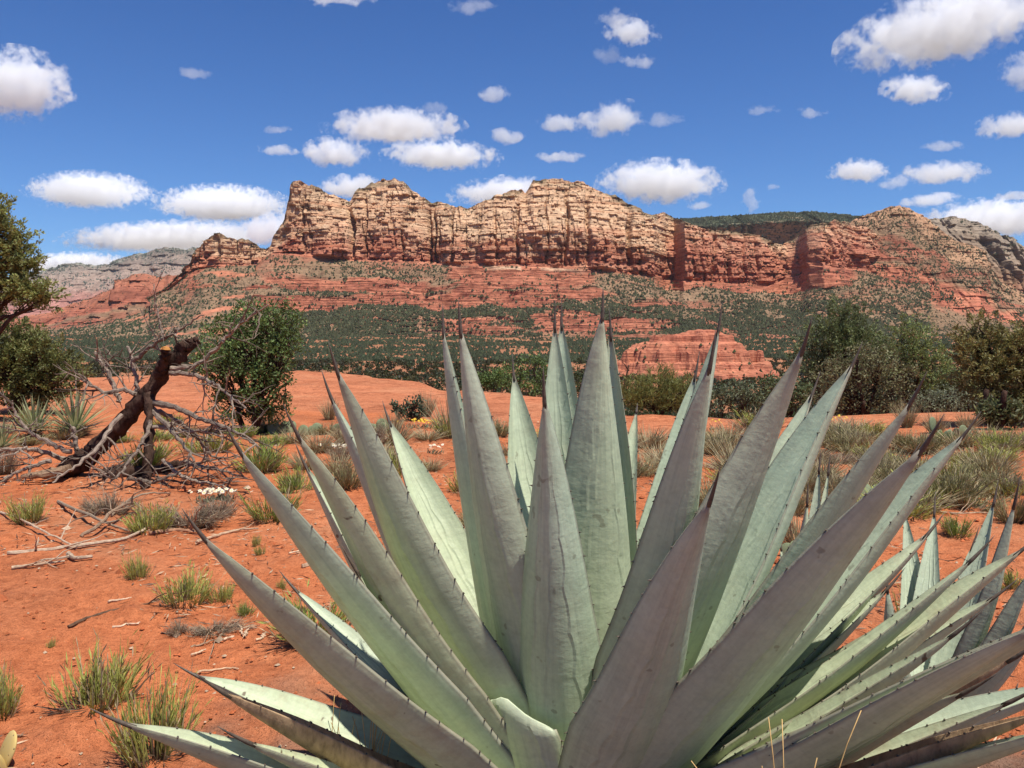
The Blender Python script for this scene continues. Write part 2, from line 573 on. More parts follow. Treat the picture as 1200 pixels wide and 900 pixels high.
def loft(px, keys, seg, back):
    """px: columns; keys: list of (py(px), depth(px)); seg: rows per span -> grids X,Y,Z,span index,fraction"""
    rows_py, rows_d, S, Fr = [], [], [], []
    for i, n in enumerate(seg):
        t = np.linspace(0, 1, n, endpoint=(i == len(seg) - 1))[:, None]
        rows_py.append(lerp(keys[i][0][None], keys[i + 1][0][None], t))
        rows_d.append(lerp(keys[i][1][None], keys[i + 1][1][None], t))
        S.append(np.full((n, len(px)), i)); Fr.append(np.repeat(t, len(px), 1))
    PY = np.vstack(rows_py); D = np.vstack(rows_d); S = np.vstack(S); Fr = np.vstack(Fr)
    P = at(np.broadcast_to(px[None], PY.shape), PY, D)
    return P[..., 0].copy(), P[..., 1].copy(), P[..., 2].copy(), S, Fr


def grid_obj(name, X, Y, Z, C, label, back=250.0, drop=0.75):
    # close the shape behind: rows further back and lower
    b1 = (X[-1] * 1.06, Y[-1] + back * 0.4, Z[-1] * 0.985 - 4)
    b2 = (X[-1] * 1.12, Y[-1] + back, Z[-1] * drop)
    b3 = (X[-1] * 1.2, Y[-1] + back * 2, np.full(X.shape[1], -30.0))
    f0 = (X[0] * 0.985, Y[0] * 0.985, Z[0] - 25)
    X = np.vstack([f0[0], X, b1[0], b2[0], b3[0]]); Y = np.vstack([f0[1], Y, b1[1], b2[1], b3[1]]); Z = np.vstack([f0[2], Z, b1[2], b2[2], b3[2]])
    C = np.concatenate([C[:1], C, C[-1:], C[-1:], C[-1:]])
    nr, nc = X.shape
    i = np.arange(nr - 1)[:, None] * nc
    j = np.arange(nc - 1)[None]
    Q = np.stack([i + j, i + j + 1, i + nc + j + 1, i + nc + j], -1).reshape(-1, 4)
    me = make_mesh(name, np.stack([X, Y, Z], -1).reshape(-1, 3), Q, C.reshape(-1, 3), [M_far], False)
    o = link(name, me)
    tag(o, label, None, kind='structure')
    return o


def strata_blocks(X, Z, w, h, seed):
    """blocky cliff relief: layers with own set-back, split by vertical joints"""
    zz = Z + (fbm(X / 90, Z / 90, 0, 3, seed) - 0.5) * h * 1.2
    li = np.floor(zz / h)
    lay = _h(li, li * 0 + 3, li * 0, seed + 1)
    wv = w * (0.6 + 0.9 * _h(li, li * 0 + 8, li * 0, seed + 3))
    xx = X + (fbm(X / 30, Z / 50, 0, 2, seed + 7) - 0.5) * w * 1.4
    bi = np.floor(xx / wv + lay * 9)
    blk = _h(li, bi, li * 0, seed + 5)
    return lay, blk


RED = np.array([0.51, 0.195, 0.108])
RED2 = np.array([0.42, 0.14, 0.082])
TAN = np.array([0.58, 0.335, 0.19])
PALE = np.array([0.66, 0.45, 0.275])
TALUS = np.array([0.27, 0.17, 0.098])


def main_mesa():
    px = np.arange(176, 1090, 1.05)
    F = curve([(176, 392), (230, 392), (300, 395), (400, 398), (480, 402), (560, 397), (700, 392), (800, 392), (900, 394), (1016, 396)])(px)
    L = curve([(176, 376), (230, 366), (300, 352), (400, 355), (500, 358), (600, 360), (700, 360), (800, 368), (900, 368), (1016, 362)])(px)
    K = curve([(176, 360), (230, 338), (300, 326), (400, 330), (500, 332), (600, 334), (700, 335), (800, 344), (900, 348), (1016, 335)])(px)
    B = curve([(176, 352), (200, 338), (228, 316), (250, 313), (300, 310), (318, 297), (420, 306), (520, 310), (640, 313), (700, 317), (780, 326), (860, 334), (900, 333), (930, 322), (950, 312), (1016, 318), (1090, 340)])(px)
    T = curve([(176, 350), (200, 335), (215, 318), (228, 302), (233, 292), (240, 285), (247, 276), (257, 272), (266, 277), (276, 281), (288, 280), (297, 284), (306, 291), (311, 293), (315, 289), (318, 276), (325, 266), (331, 252), (335, 230), (339, 213), (345, 209), (356, 213), (372, 219), (388, 229), (405, 235), (411, 236), (416, 229), (422, 221), (434, 214), (446, 210), (462, 210), (472, 212), (480, 220), (494, 231), (508, 237), (516, 235), (535, 242), (548, 243), (558, 240), (575, 234), (592, 226), (612, 223), (616, 226), (625, 213), (640, 209), (660, 210), (682, 214), (700, 222), (720, 230), (740, 241), (755, 250), (768, 252), (778, 252), (790, 258), (803, 262), (830, 268), (860, 272), (890, 278), (908, 284), (918, 286), (930, 281), (942, 272), (955, 262), (968, 259), (985, 258), (995, 261), (1016, 268), (1040, 285), (1090, 330)])(px)
    Mid = lerp(B, T, 0.42)
    jag = (fbm(px / 7.0, px * 0, 0, 3, 61) - 0.5) * 5.0 * ss(230, 250, px)
    T = T + jag
    rec = curve([(176, 0), (300, 10), (330, 0), (500, 10), (600, -10), (700, -25), (765, 0), (779, 95), (788, 110), (801, 10), (840, 35), (900, 60), (925, 90), (938, 70), (948, -30), (965, -70), (985, -60), (1000, 40), (1016, 60), (1090, 160)])(px)
    dT = curve([(176, 1420), (228, 1445), (258, 1450), (308, 1470), (338, 1450), (400, 1540), (446, 1545), (500, 1520), (550, 1530), (640, 1590), (700, 1580), (770, 1530), (1016, 1520)])(px)
    one = np.ones_like(px)
    X, Y, Z, S, Fr = loft(px, [(F, 1130 * one), (L, 1235 * one + rec * 0.3), (K, 1320 * one + rec * 0.5), (B, 1425 * one + rec), (Mid, 1450 * one + rec), (T, dT + rec * 0.9)], [34, 28, 26, 52, 62], 250)
    PX = np.broadcast_to(px[None], X.shape)
    cliff = np.where(S >= 3, 1.0, 0.0)
    tt = (S + Fr)
    slope = 1 - cliff
    # ---- cliff relief
    lay, blk = strata_blocks(X, Z, 17, 11, 71)
    lay2, blk2 = strata_blocks(X + 400, Z, 7, 5, 75)
    wx = X + (fbm(X / 40, Z / 70, 0, 3, 79) - 0.5) * 26
    rg = 1 - np.abs(2 * fbm(wx / 34, Z / 300, 0, 3, 81) - 1)
    crack = ss(0.90, 0.985, rg) * ss(0.38, 0.56, noise(X / 90, Z / 70, 0, 82))
    rg2 = 1 - np.abs(2 * noise(wx / 13 + 9, Z / 140, 0, 83) - 1)
    crack2 = ss(0.9, 1.0, rg2) * ss(0.45, 0.6, noise(X / 60, Z / 60, 0, 85))
    buttress = (fbm(wx / 75, Z / 500, 0, 3, 87) - 0.5)
    up = np.clip((tt - 3) / 2, 0, 1)
    softw = ss(0.0, 0.06, up)
    dy = 95 * buttress + 13 * (blk - 0.5) + 7 * (lay - 0.5) + 8 * (blk2 - 0.5) + 4 * (lay2 - 0.5) + 9 * crack + 8 * crack2 + 7 * (fbm(X / 14, Z / 9, 0, 3, 89) - 0.5)
    # named deep clefts in the wall (column, half width px, depth m)
    for cx, hw, dep in ((412, 3.5, 55), (427, 1.8, 26), (352, 2.2, 22), (503, 2.5, 30), (510, 1.6, 25), (531, 1.5, 20), (664, 2.2, 40), (641, 1.5, 18), (689, 3.2, 38), (737, 3.6, 45), (580, 2.0, 20), (607, 2.0, 24), (838, 3.0, 35), (856, 2.4, 26), (812, 2.0, 25), (873, 1.6, 22), (886, 1.6, 22)):
        q = np.abs(PX - cx - (fbm(Z / 25, Z * 0 + cx, 0, 2, 91) - 0.5) * 7)
        dy = dy + 0.7 * dep * ss(hw * 1.3, hw * 0.2, q) * ss(1.05, 0.7, up) * (0.4 + 0.6 * ss(0, 0.3, up))
    pin = ss(1.0, 0.93, up)
    Y = Y + cliff * softw * dy * lerp(1.0, 0.6, up)
    # ---- ledges and talus below the cliff
    q = tt * 6.2 + (fbm(X / 120, tt * 0.8, 0, 3, 95) - 0.5) * 2.6
    fr = q - np.floor(q)
    def win(cx, hw, t0, t1):
        return ss(hw * 1.25, hw * 0.7, np.abs(PX - cx)) * ss(t0 - 0.15, t0 + 0.1, tt) * ss(t1 + 0.2, t1 - 0.1, tt)
    area = np.maximum.reduce([win(440, 115, 0.75, 2.15), win(650, 130, 0.2, 1.35), win(285, 36, 0.8, 1.7), win(870, 90, 2.35, 3.0), win(600, 110, 1.5, 2.1), win(245, 26, 1.8, 2.9), win(960, 40, 2.2, 3.0)])
    ledm = ss(0.43, 0.52, fbm(X / 110 + 3, tt * 3.4, 0, 3, 97) + 0.10 * area - 0.12 * (1 - area))
    ledm = ledm * np.clip(area + 0.25, 0, 1)
    ledm = ledm * slope
    bench = slope * ss(2.05, 2.2, tt) * ss(515, 535, PX) * ss(705, 685, PX)
    ledm = np.maximum(ledm, bench)
    tread = ss(0.50, 0.92, fr) - fr
    zspan = 17.0
    Z = Z + ledm * tread * zspan * (0.7 + 0.6 * noise(X / 30, tt, 0, 99))
    Y = Y + ledm * (fbm(X / 26, tt * 4, 0, 3, 101) - 0.5) * 20
    gul = (fbm(X / 70 + (tt * 0.6), tt * 0.25, 0, 3, 103) - 0.5)
    Z = Z + slope * gul * 26 * ss(0, 0.5, tt) * ss(3.0, 2.6, tt) + slope * (1 - 0.8 * ledm) * (fbm(X / 12, Y / 12, 0, 3, 105) - 0.5) * 5
    # ---- colours of the beds
    red = lerp(RED, RED2, noise(X / 40, Z / 6, 0, 111)[..., None])
    tan = lerp(TAN, PALE, fbm(X / 25, Z / 7, 0, 3, 113)[..., None])
    bound = 0.33 + (fbm(X / 30, Z / 22, 0, 4, 115) - 0.5) * 0.75 + 0.50 * ss(765, 800, PX) + 0.22 * ss(310, 228, PX)
    mix = ss(bound - 0.30, bound + 0.34, up)[..., None]
    Cc = lerp(red * np.array([1.0, 1.08, 1.1]), tan, mix)
    st = noise(X / 200, Z / 3.2, 0, 117)
    Cc = lerp(Cc, Cc * np.array([0.80, 0.62, 0.55]), (ss(0.6, 0.85, st) * 0.8)[..., None])
    Cc = Cc * (1 - 0.18 * np.maximum(crack, crack2))[..., None]
    tal = TALUS * lerp(0.75, 1.2, fbm(X / 10, Y / 10, 0, 3, 119))[..., None]
    tal = lerp(tal, RED2 * 0.9, (ss(0.5, 0.7, fbm(X / 60, tt * 2, 0, 3, 121)) * 0.6)[..., None])
    Cs = lerp(tal, red, np.clip(ledm * 1.2, 0, 1)[..., None])
    wl_ = ss(2.86, 2.93, tt) * ss(3.02, 2.99, tt) * ss(500, 540, PX) * ss(700, 660, PX)
    Cs = lerp(Cs, PALE * 1.05, (wl_ * 0.8 * ss(0.4, 0.55, noise(X / 30, tt * 0, 0, 125)))[..., None])
    C = lerp(Cs, Cc, cliff[..., None])
    # scrub on top and on ledges
    topg = ss(0.90, 1.0, up) * ss(0.4, 0.6, noise(X / 12, Z / 12, 0, 127)) * ss(0.15, 0.3, up)
    C = lerp(C, np.array([0.12, 0.11, 0.06]), (topg * 0.7)[..., None])
    grid_obj('mesa', X, Y, Z, C, 'long banded red and tan sandstone mesa with a sharp prow and rounded domes')
    # ---- trees
    wgt = slope * (1 - 0.93 * ledm) * (0.5 + 1.9 * ss(1.9, 0.3, tt)) * (0.3 + ss(0.36, 0.56, fbm(X / 38 + tt * 0.8, tt * 1.2, 0, 3, 131) + 0.05))
    wgt = wgt + slope * ledm * 0.9 * (0.35 + ss(0.45, 0.6, fbm(X / 30, tt * 3, 0, 2, 135))) * (fr < 0.55)
    wgt = wgt + cliff * 0.11 * ss(0.42, 0.72, noise(X / 20, Z / 14, 0, 133)) * (0.4 + up) + cliff * 0.16 * ss(0.93, 1.0, up)
    p = wgt[1:-1].ravel(); p = p / p.sum()
    n = 50000
    idx = rng.choice(len(p), n, p=p)
    Vv = np.stack([X[1:-1].ravel()[idx], Y[1:-1].ravel()[idx], Z[1:-1].ravel()[idx]], -1)
    Vv += (rng.random((n, 3)) - 0.5) * np.array([2.5, 2, 0.2])
    cl = cliff[1:-1].ravel()[idx]
    rad = np.where(cl > 0, rng.uniform(0.5, 1.3, n), 0.7 + 2.0 * rng.random(n) ** 2.2)
    bushes(Vv + np.array([0, -0.6, 0.5]), rad, (0.060, 0.062, 0.032), 0.5)


main_mesa()


def generic_range(name, label, px0, px1, sky, foot, dfoot, dtop, cols, seed, cliff_lo, cliff_hi, relief, step, rows=90, bush=0, bushr=(2, 4), bcol=(0.05, 0.06, 0.035), jagk=3.0, talus=TALUS, zsc=1.0, vegfn=None, dmod=None, crk=24):
    px = np.arange(px0, px1, step)
    T = curve(sky)(px) + (fbm(px / 6.0, px * 0, 0, 3, seed) - 0.5) * jagk
    F = curve(foot)(px)
    one = np.ones_like(px)
    dd = dmod(px) if dmod else 0 * px
    X, Y, Z, S, Fr = loft(px, [(F, dfoot * one), (lerp(F, T, cliff_lo), lerp(dfoot, dtop, cliff_lo + 0.25) * one + dd), (lerp(F, T, cliff_hi), lerp(dfoot, dtop, 0.72) * one + dd), (T, dtop * one + dd)], [int(rows * 0.25), int(rows * 0.45), int(rows * 0.3)], 300)
    PX = np.broadcast_to(px[None], X.shape)
    v = np.clip((lerp(F, T, 0)[None] - (lerp(F, T, 0)[None] * 0 + 0)) * 0 + (S * 0), 0, 0) + np.where(S == 0, Fr * cliff_lo, np.where(S == 1, lerp(cliff_lo, cliff_hi, Fr), lerp(cliff_hi, 1, Fr)))
    k = dfoot / 1400.0
    lay, blk = strata_blocks(X, Z, 20 * k * zsc, 11 * k * zsc, seed + 1)
    wx = X + (fbm(X / (40 * k), Z / (70 * k), 0, 3, seed + 9) - 0.5) * 30 * k
    rg = 1 - np.abs(2 * fbm(wx / (36 * k), Z / (300 * k), 0, 3, seed + 11) - 1)
    crack = ss(0.84, 0.97, rg)
    but = fbm(wx / (80 * k), Z / (400 * k), 0, 3, seed + 13) - 0.5
    m = ss(0.0, 0.12, v) * np.where(S >= 1, 1.0, 0.45)
    Y = Y + m * relief * k * (90 * but + 11 * (blk - 0.5) + 9 * (lay - 0.5) + crk * crack)
    slope = np.where(S == 0, 1.0, 0.0)
    Z = Z + slope * (fbm(X / (60 * k), Y / (60 * k), 0, 3, seed + 15) - 0.5) * 22 * k * ss(0, 0.3, Fr) * ss(1, 0.6, Fr)
    C = cols(X, Y, Z, v, PX, lay, blk, seed)
    C = C * (1 - 0.016 * crk * crack * (S >= 1))[..., None]
    if vegfn is None:
        wgt = slope * (0.4 + 0.6 * ss(0.3, 0.6, fbm(X / (50 * k), v * 4, 0, 3, seed + 17))) + (S >= 1) * 0.10 * ss(0.4, 0.7, fbm(X / (25 * k), Z / (25 * k), 0, 2, seed + 19)) + 0.5 * ss(0.95, 1, v)
    else:
        wgt = vegfn(X, Y, Z, v, PX, S)
    grid_obj(name, X, Y, Z, C, label, 300 * k)
    if bush:
        p = wgt[1:-1].ravel(); p = p / p.sum()
        idx = rng.choice(len(p), bush, p=p)
        Vv = np.stack([X[1:-1].ravel()[idx], Y[1:-1].ravel()[idx], Z[1:-1].ravel()[idx]], -1) + (rng.random((bush, 3)) - 0.5) * np.array([3, 3, 0.4]) * k
        bushes(Vv, rng.uniform(bushr[0], bushr[1], bush), bcol)


def lc(stops, wob=0.22):
    def f(X, Y, Z, v, PX, lay, blk, seed):
        w = v + (fbm(X / 70, Z / 35, 0, 4, seed + 31) - 0.5) * wob
        C = np.zeros(X.shape + (3,))
        xs = [s[0] for s in stops]
        for c in range(3):
            C[..., c] = np.interp(w, xs, [s[1][c] for s in stops])
        C = C * (0.78 + 0.44 * fbm(X / 18, Z / 5, 0, 3, seed + 33))[..., None] * (0.86 + 0.28 * lay)[..., None]
        return C
    return f


# right ridge: buttress spur, talus slope and the pointed summit
generic_range('mountain', 'rugged red mountain with a pale pointed summit and wooded slopes', 955, 1340,
              [(955, 300), (975, 285), (990, 268), (1002, 258), (1015, 251), (1030, 247), (1045, 241), (1055, 240), (1065, 243), (1076, 249), (1088, 254), (1100, 264), (1112, 276), (1125, 284), (1140, 290), (1152, 296), (1160, 312), (1175, 330), (1200, 345), (1340, 372)],
              [(955, 396), (1340, 396)], 1180, 1620,
              lc([(0, TALUS * 0.75), (0.25, TALUS * 0.9), (0.34, RED2), (0.42, RED), (0.50, RED2), (0.56, RED * 0.95), (0.64, TALUS), (0.72, RED2 * 0.8), (0.78, TALUS), (0.9, TAN * 0.75), (1, TAN * 0.85)], 0.5), 201, 0.30, 0.62, 0.62, 0.95, 150, 14000, (0.7, 2.1), (0.058, 0.06, 0.032), crk=7,
              vegfn=lambda X, Y, Z, v, PX, S: (S == 0) * (0.35 + ss(0.35, 0.6, fbm(X / 50, v * 5, 0, 3, 207))) + (S == 1) * 0.55 * ss(0.38, 0.6, fbm(X / 22, Z / 16, 0, 3, 208)) + (S == 2) * 0.95 * (0.3 + ss(0.35, 0.6, fbm(X / 40, Z / 30, 0, 3, 209))),
              dmod=curve([(955, 0), (1000, 30), (1100, 0), (1150, -30), (1340, 0)]))
generic_range('forested_plateau', 'dark forested plateau rim rising behind the mesa', 740, 1110,
              [(740, 262), (790, 257), (820, 254), (850, 252), (880, 250), (930, 247), (960, 248), (1000, 251), (1030, 256), (1110, 275)],
              [(740, 330), (1110, 330)], 2500, 3000,
              lc([(0, TALUS), (0.5, TAN * 0.6), (0.8, TAN * 0.55), (0.9, np.array([0.09, 0.10, 0.06])), (1, np.array([0.08, 0.09, 0.05]))]), 231, 0.55, 0.86, 0.6, 1.6, 90, 5500, (2.5, 4.6), (0.042, 0.048, 0.028), jagk=1.6,
              vegfn=lambda X, Y, Z, v, PX, S: 0.5 * (v > 0.5) + 2.5 * ss(0.8, 0.93, v))
generic_range('grey_mountain', 'grey weathered limestone mountain with fluted cliffs behind the red one', 1060, 1360,
              [(1060, 262), (1092, 256), (1108, 255), (1122, 252), (1136, 254), (1146, 258), (1155, 264), (1166, 271), (1172, 277), (1185, 279), (1200, 288), (1230, 300), (1360, 330)],
              [(1060, 388), (1360, 388)], 1750, 2200,
              lc([(0, TALUS * 0.8), (0.25, RED2 * 0.7 + TALUS * 0.3), (0.4, RED2 * 0.6 + TALUS * 0.4), (0.5, TAN * 0.55), (0.8, np.array([0.30, 0.22, 0.15])), (1, np.array([0.32, 0.25, 0.18]))]), 261, 0.28, 0.66, 1.25, 1.1, 110, 4200, (1.4, 3.4), (0.055, 0.06, 0.035), crk=22)
generic_range('far_mountain', 'pale distant mountain with a pink lower wall and wooded crest', -260, 330,
              [(-260, 335), (-60, 328), (20, 324), (45, 319), (60, 314), (78, 309), (96, 308), (115, 312), (128, 310), (140, 303), (150, 299), (160, 297), (170, 295), (178, 291), (190, 289), (205, 290), (216, 292), (226, 289), (240, 290), (330, 300)],
              [(-260, 372), (330, 372)], 4300, 5300,
              lc([(0, np.array([0.40, 0.17, 0.12])), (0.2, np.array([0.40, 0.18, 0.14])), (0.42, np.array([0.36, 0.18, 0.135])), (0.55, np.array([0.30, 0.205, 0.155])), (0.8, np.array([0.29, 0.21, 0.16])), (0.96, np.array([0.22, 0.18, 0.14])), (1, np.array([0.3, 0.28, 0.22]))]), 291, 0.12, 0.7, 0.8, 1.1, 100, 3200, (3.0, 7.0), (0.085, 0.10, 0.075), jagk=2.5, crk=6,
              vegfn=lambda X, Y, Z, v, PX, S: 0.3 * (v > 0.45) * ss(0.4, 0.7, fbm(X / 90, Z / 30, 0, 2, 299)) + 1.2 * ss(0.9, 1, v) + 0.02)
generic_range('red_butte', 'low stepped dark red butte on the wooded slope', -260, 262,
              [(-260, 384), (-40, 378), (20, 374), (60, 366), (85, 354), (108, 349), (122, 343), (134, 339), (137, 329), (150, 327), (160, 322), (176, 321), (192, 326), (200, 322), (230, 326), (262, 330)],
              [(-260, 398), (20, 394), (120, 386), (262, 384)], 1750, 2150,
              lc([(0, TALUS * 0.8), (0.2, RED2 * 0.95), (0.35, TALUS), (0.5, RED2 * 1.0), (0.62, RED2 * 0.75), (1, RED * 0.85)], 0.45), 321, 0.22, 0.75, 0.9, 1.0, 70, 4200, (1.2, 2.6), jagk=2.0, crk=6)


def slope_left():
    """wooded debris slope falling away to the left of the small butte"""
    px = np.arange(-260, 300, 1.4)
    T = curve([(-260, 396), (0, 394), (60, 388), (100, 383), (130, 377), (160, 368), (190, 352), (212, 336), (228, 322), (240, 316), (300, 312)])(px) + (fbm(px / 8, px * 0, 0, 3, 351) - 0.5) * 3
    F = curve([(-260, 404), (100, 402), (300, 400)])(px)
    one = np.ones_like(px)
    X, Y, Z, S, Fr = loft(px, [(F, 1050 * one), (T, 1400 * one)], [70], 200)
    n = fbm(X / 40, Y / 40, 0, 4, 353)
    Z = Z + (n - 0.5) * 9 * ss(0, 0.2, Fr)
    led = ss(0.62, 0.70, fbm(X / 60, Y / 20, 0, 3, 355)) * ss(60, 200, np.broadcast_to(px[None], X.shape))
    C = lerp(TALUS * 0.9 * (0.7 + 0.6 * fbm(X / 9, Y / 9, 0, 3, 357))[..., None], RED * 0.95, led[..., None])
    grid_obj('debris_slope', X, Y, Z, C, 'wooded debris slope below the small butte', 200)
    w = (1 - 0.95 * led[1:-1]).ravel()
    idx = rng.choice(len(w), 8200, p=w / w.sum())
    P = np.stack([X[1:-1].ravel()[idx], Y[1:-1].ravel()[idx], Z[1:-1].ravel()[idx]], -1) + (rng.random((8200, 3)) - 0.5) * np.array([3, 5, 0.3])
    bushes(P, rng.uniform(1.2, 2.6, len(P)), (0.04, 0.052, 0.026))


slope_left()


def red_knoll():
    """low stepped slickrock knoll standing in the valley"""
    D0 = 400.0
    n_t, n_r = 260, 46
    th = np.linspace(0, 2 * math.pi, n_t)
    rr = np.linspace(0, 1, n_r)
    c = at(818, 428, D0)
    TH, R = np.meshgrid(th, rr)
    rad = 1 + 0.5 * (fbm(np.cos(TH) * 2 + 5, np.sin(TH) * 2, 0, 3, 371) - 0.5)
    X = c[0] + np.cos(TH) * R * rad * 46 * np.where(np.cos(TH) < 0, 1.35, 1.0)
    Y = c[1] + np.sin(TH) * R * rad * 40
    prof = np.interp(R + (fbm(X / 7, Y / 7, 0, 4, 373) - 0.5) * 0.42, [0, 0.16, 0.2, 0.3, 0.33, 0.46, 0.49, 0.58, 0.605, 0.7, 0.72, 0.85, 0.88, 1.0], [17.6, 17.0, 15.6, 14.6, 11.8, 10.4, 8.6, 6.2, 2.2, 0.8, -1.6, -3.6, -6.0, -10])
    top = at(836, 386, D0)[2] - (c[2])
    Z = c[2] + prof * top / 17.6 + (fbm(X / 3, Y / 3, 0, 3, 375) - 0.5) * 1.6
    C = lerp(RED * np.array([1.05, 1.1, 1.1]), RED2, noise(X / 20, Z / 0.9, 0, 377)[..., None]) * (0.8 + 0.4 * fbm(X / 4, Z / 1.0, 0, 3, 379))[..., None]
    nr, nc = X.shape
    i = np.arange(nr - 1)[:, None] * nc
    j = np.arange(nc - 1)[None]
    Q = np.stack([i + j, i + nc + j, i + nc + j + 1, i + j + 1], -1).reshape(-1, 4)
    me = make_mesh('rock_knoll', np.stack([X, Y, Z], -1).reshape(-1, 3), Q, C.reshape(-1, 3), [M_near_rock], False)
    o = link('rock_knoll', me)
    tag(o, 'low stepped orange rock knoll among the valley trees', None, kind='structure')
    n = 170
    a = rng.uniform(0, 2 * math.pi, n); q = rng.uniform(0.35, 1.05, n) ** 0.8
    ii = np.clip((q * n_r).astype(int), 0, n_r - 1); jj = (a / (2 * math.pi) * (n_t - 1)).astype(int)
    P = np.stack([X[ii, jj], Y[ii, jj], Z[ii, jj] + 0.3], -1)
    bushes(P, rng.uniform(0.4, 1.1, n))


def mat_near_rock():
    n = NT('knoll_rock')
    c = n.attr('Col').outputs['Color']
    strat = n.noise(1.0, 5, 0.6, n.scaled(n.pos(), (0.06, 0.06, 1.3)))
    spk = n.noise(0.7, 5, 0.65)
    k = n.mix(0.8, c, n.ramp(strat, [(0.3, 0.62), (0.5, 1.0), (0.75, 1.18)]), 'MULTIPLY')
    k = n.mix(0.6, k, n.ramp(spk, [(0.3, 0.7), (0.5, 1.0), (0.72, 1.15)]), 'MULTIPLY')
    return n.out(k, 0.95, 0.1, n.bump(strat, 1.2, 0.8))


M_near_rock = mat_near_rock()
red_knoll()


# ------------------------------------------------------------------ valley woodland
def valley_woods():
    # beyond 330 m
    n = 36000
    d = 560 + 630 * rng.random(n)
    px = rng.uniform(-140, 1340, n)
    x = U(px) * d; y = d
    keep = fbm(x / 40, y / 60, 0, 3, 401) + (rng.random(n) - 0.5) * 0.3 > 0.34
    kx = at(818, 428, 400.0)
    x, y, d = x[keep], y[keep], d[keep]
    P = np.stack([x, y, H(x, y) + 0.9], -1)
    bushes(P, rng.uniform(0.9, 2.1, len(P)), (0.046, 0.054, 0.028))


valley_woods()


def build_far_bushes():
    A = np.concatenate(FAR_BUSH)
    n = len(A)
    # low-poly irregular crown, two or three pixels across from here
    B0 = np.array([(1, 0, -0.45), (0.3, 0.95, -0.35), (-0.8, 0.6, -0.5), (-0.8, -0.6, -0.35), (0.3, -0.95, -0.5), (0.1, 0.1, 1.0)])
    tri = np.array([(0, 1, 5), (1, 2, 5), (2, 3, 5), (3, 4, 5), (4, 0, 5)])
    jit = 0.65 + 0.8 * rng.random((n, 6, 1))
    an = rng.uniform(0, 6.28, n)
    ca, sa = np.cos(an)[:, None], np.sin(an)[:, None]
    B = B0[None] * jit
    B = np.stack([B[..., 0] * ca - B[..., 1] * sa, B[..., 0] * sa + B[..., 1] * ca, B[..., 2]], -1)
    V = A[:, None, :3] + B * A[:, None, 3:4]
    C = np.repeat(A[:, None, 4:7], 6, 1) * (0.7 + 0.6 * rng.random((n, 6, 1)))
    F = (tri[None] + (np.arange(n) * 6)[:, None, None]).reshape(-1, 3)
    me = make_mesh('woodland', V.reshape(-1, 3), F, C.reshape(-1, 3), [M_wood_far], False)
    o = link('woodland', me)
    tag(o, 'far juniper and pinyon woodland covering the valley floor and mesa slopes', 'woodland', kind='stuff')
    print('far bushes', n)


build_far_bushes()


def leaf_quads(P, D, L, W, C, roll=None):
    """diamond leaves: P base points, D unit directions, lengths L, widths W"""
    n = len(P)
    R = rng.normal(size=(n, 3))
    S = np.cross(D, R); S /= np.linalg.norm(S, axis=1, keepdims=True) + 1e-9
    Nn = np.cross(S, D)
    L = np.broadcast_to(L, (n,))[:, None]; W = np.broadcast_to(W, (n,))[:, None]
    mid = P + D * L * 0.45 + Nn * W * 0.12
    V = np.stack([P, mid + S * W * 0.5, P + D * L, mid - S * W * 0.5], 1).reshape(-1, 3)
    F = np.arange(n * 4).reshape(-1, 4)
    return V, F, np.repeat(C, 4, 0)


def unit(v):
    return v / (np.linalg.norm(v, axis=-1, keepdims=True) + 1e-9)


def rand_dirs(n, up=0.0):
    v = rng.normal(size=(n, 3)); v = unit(v); v[:, 2] += up
    return unit(v)


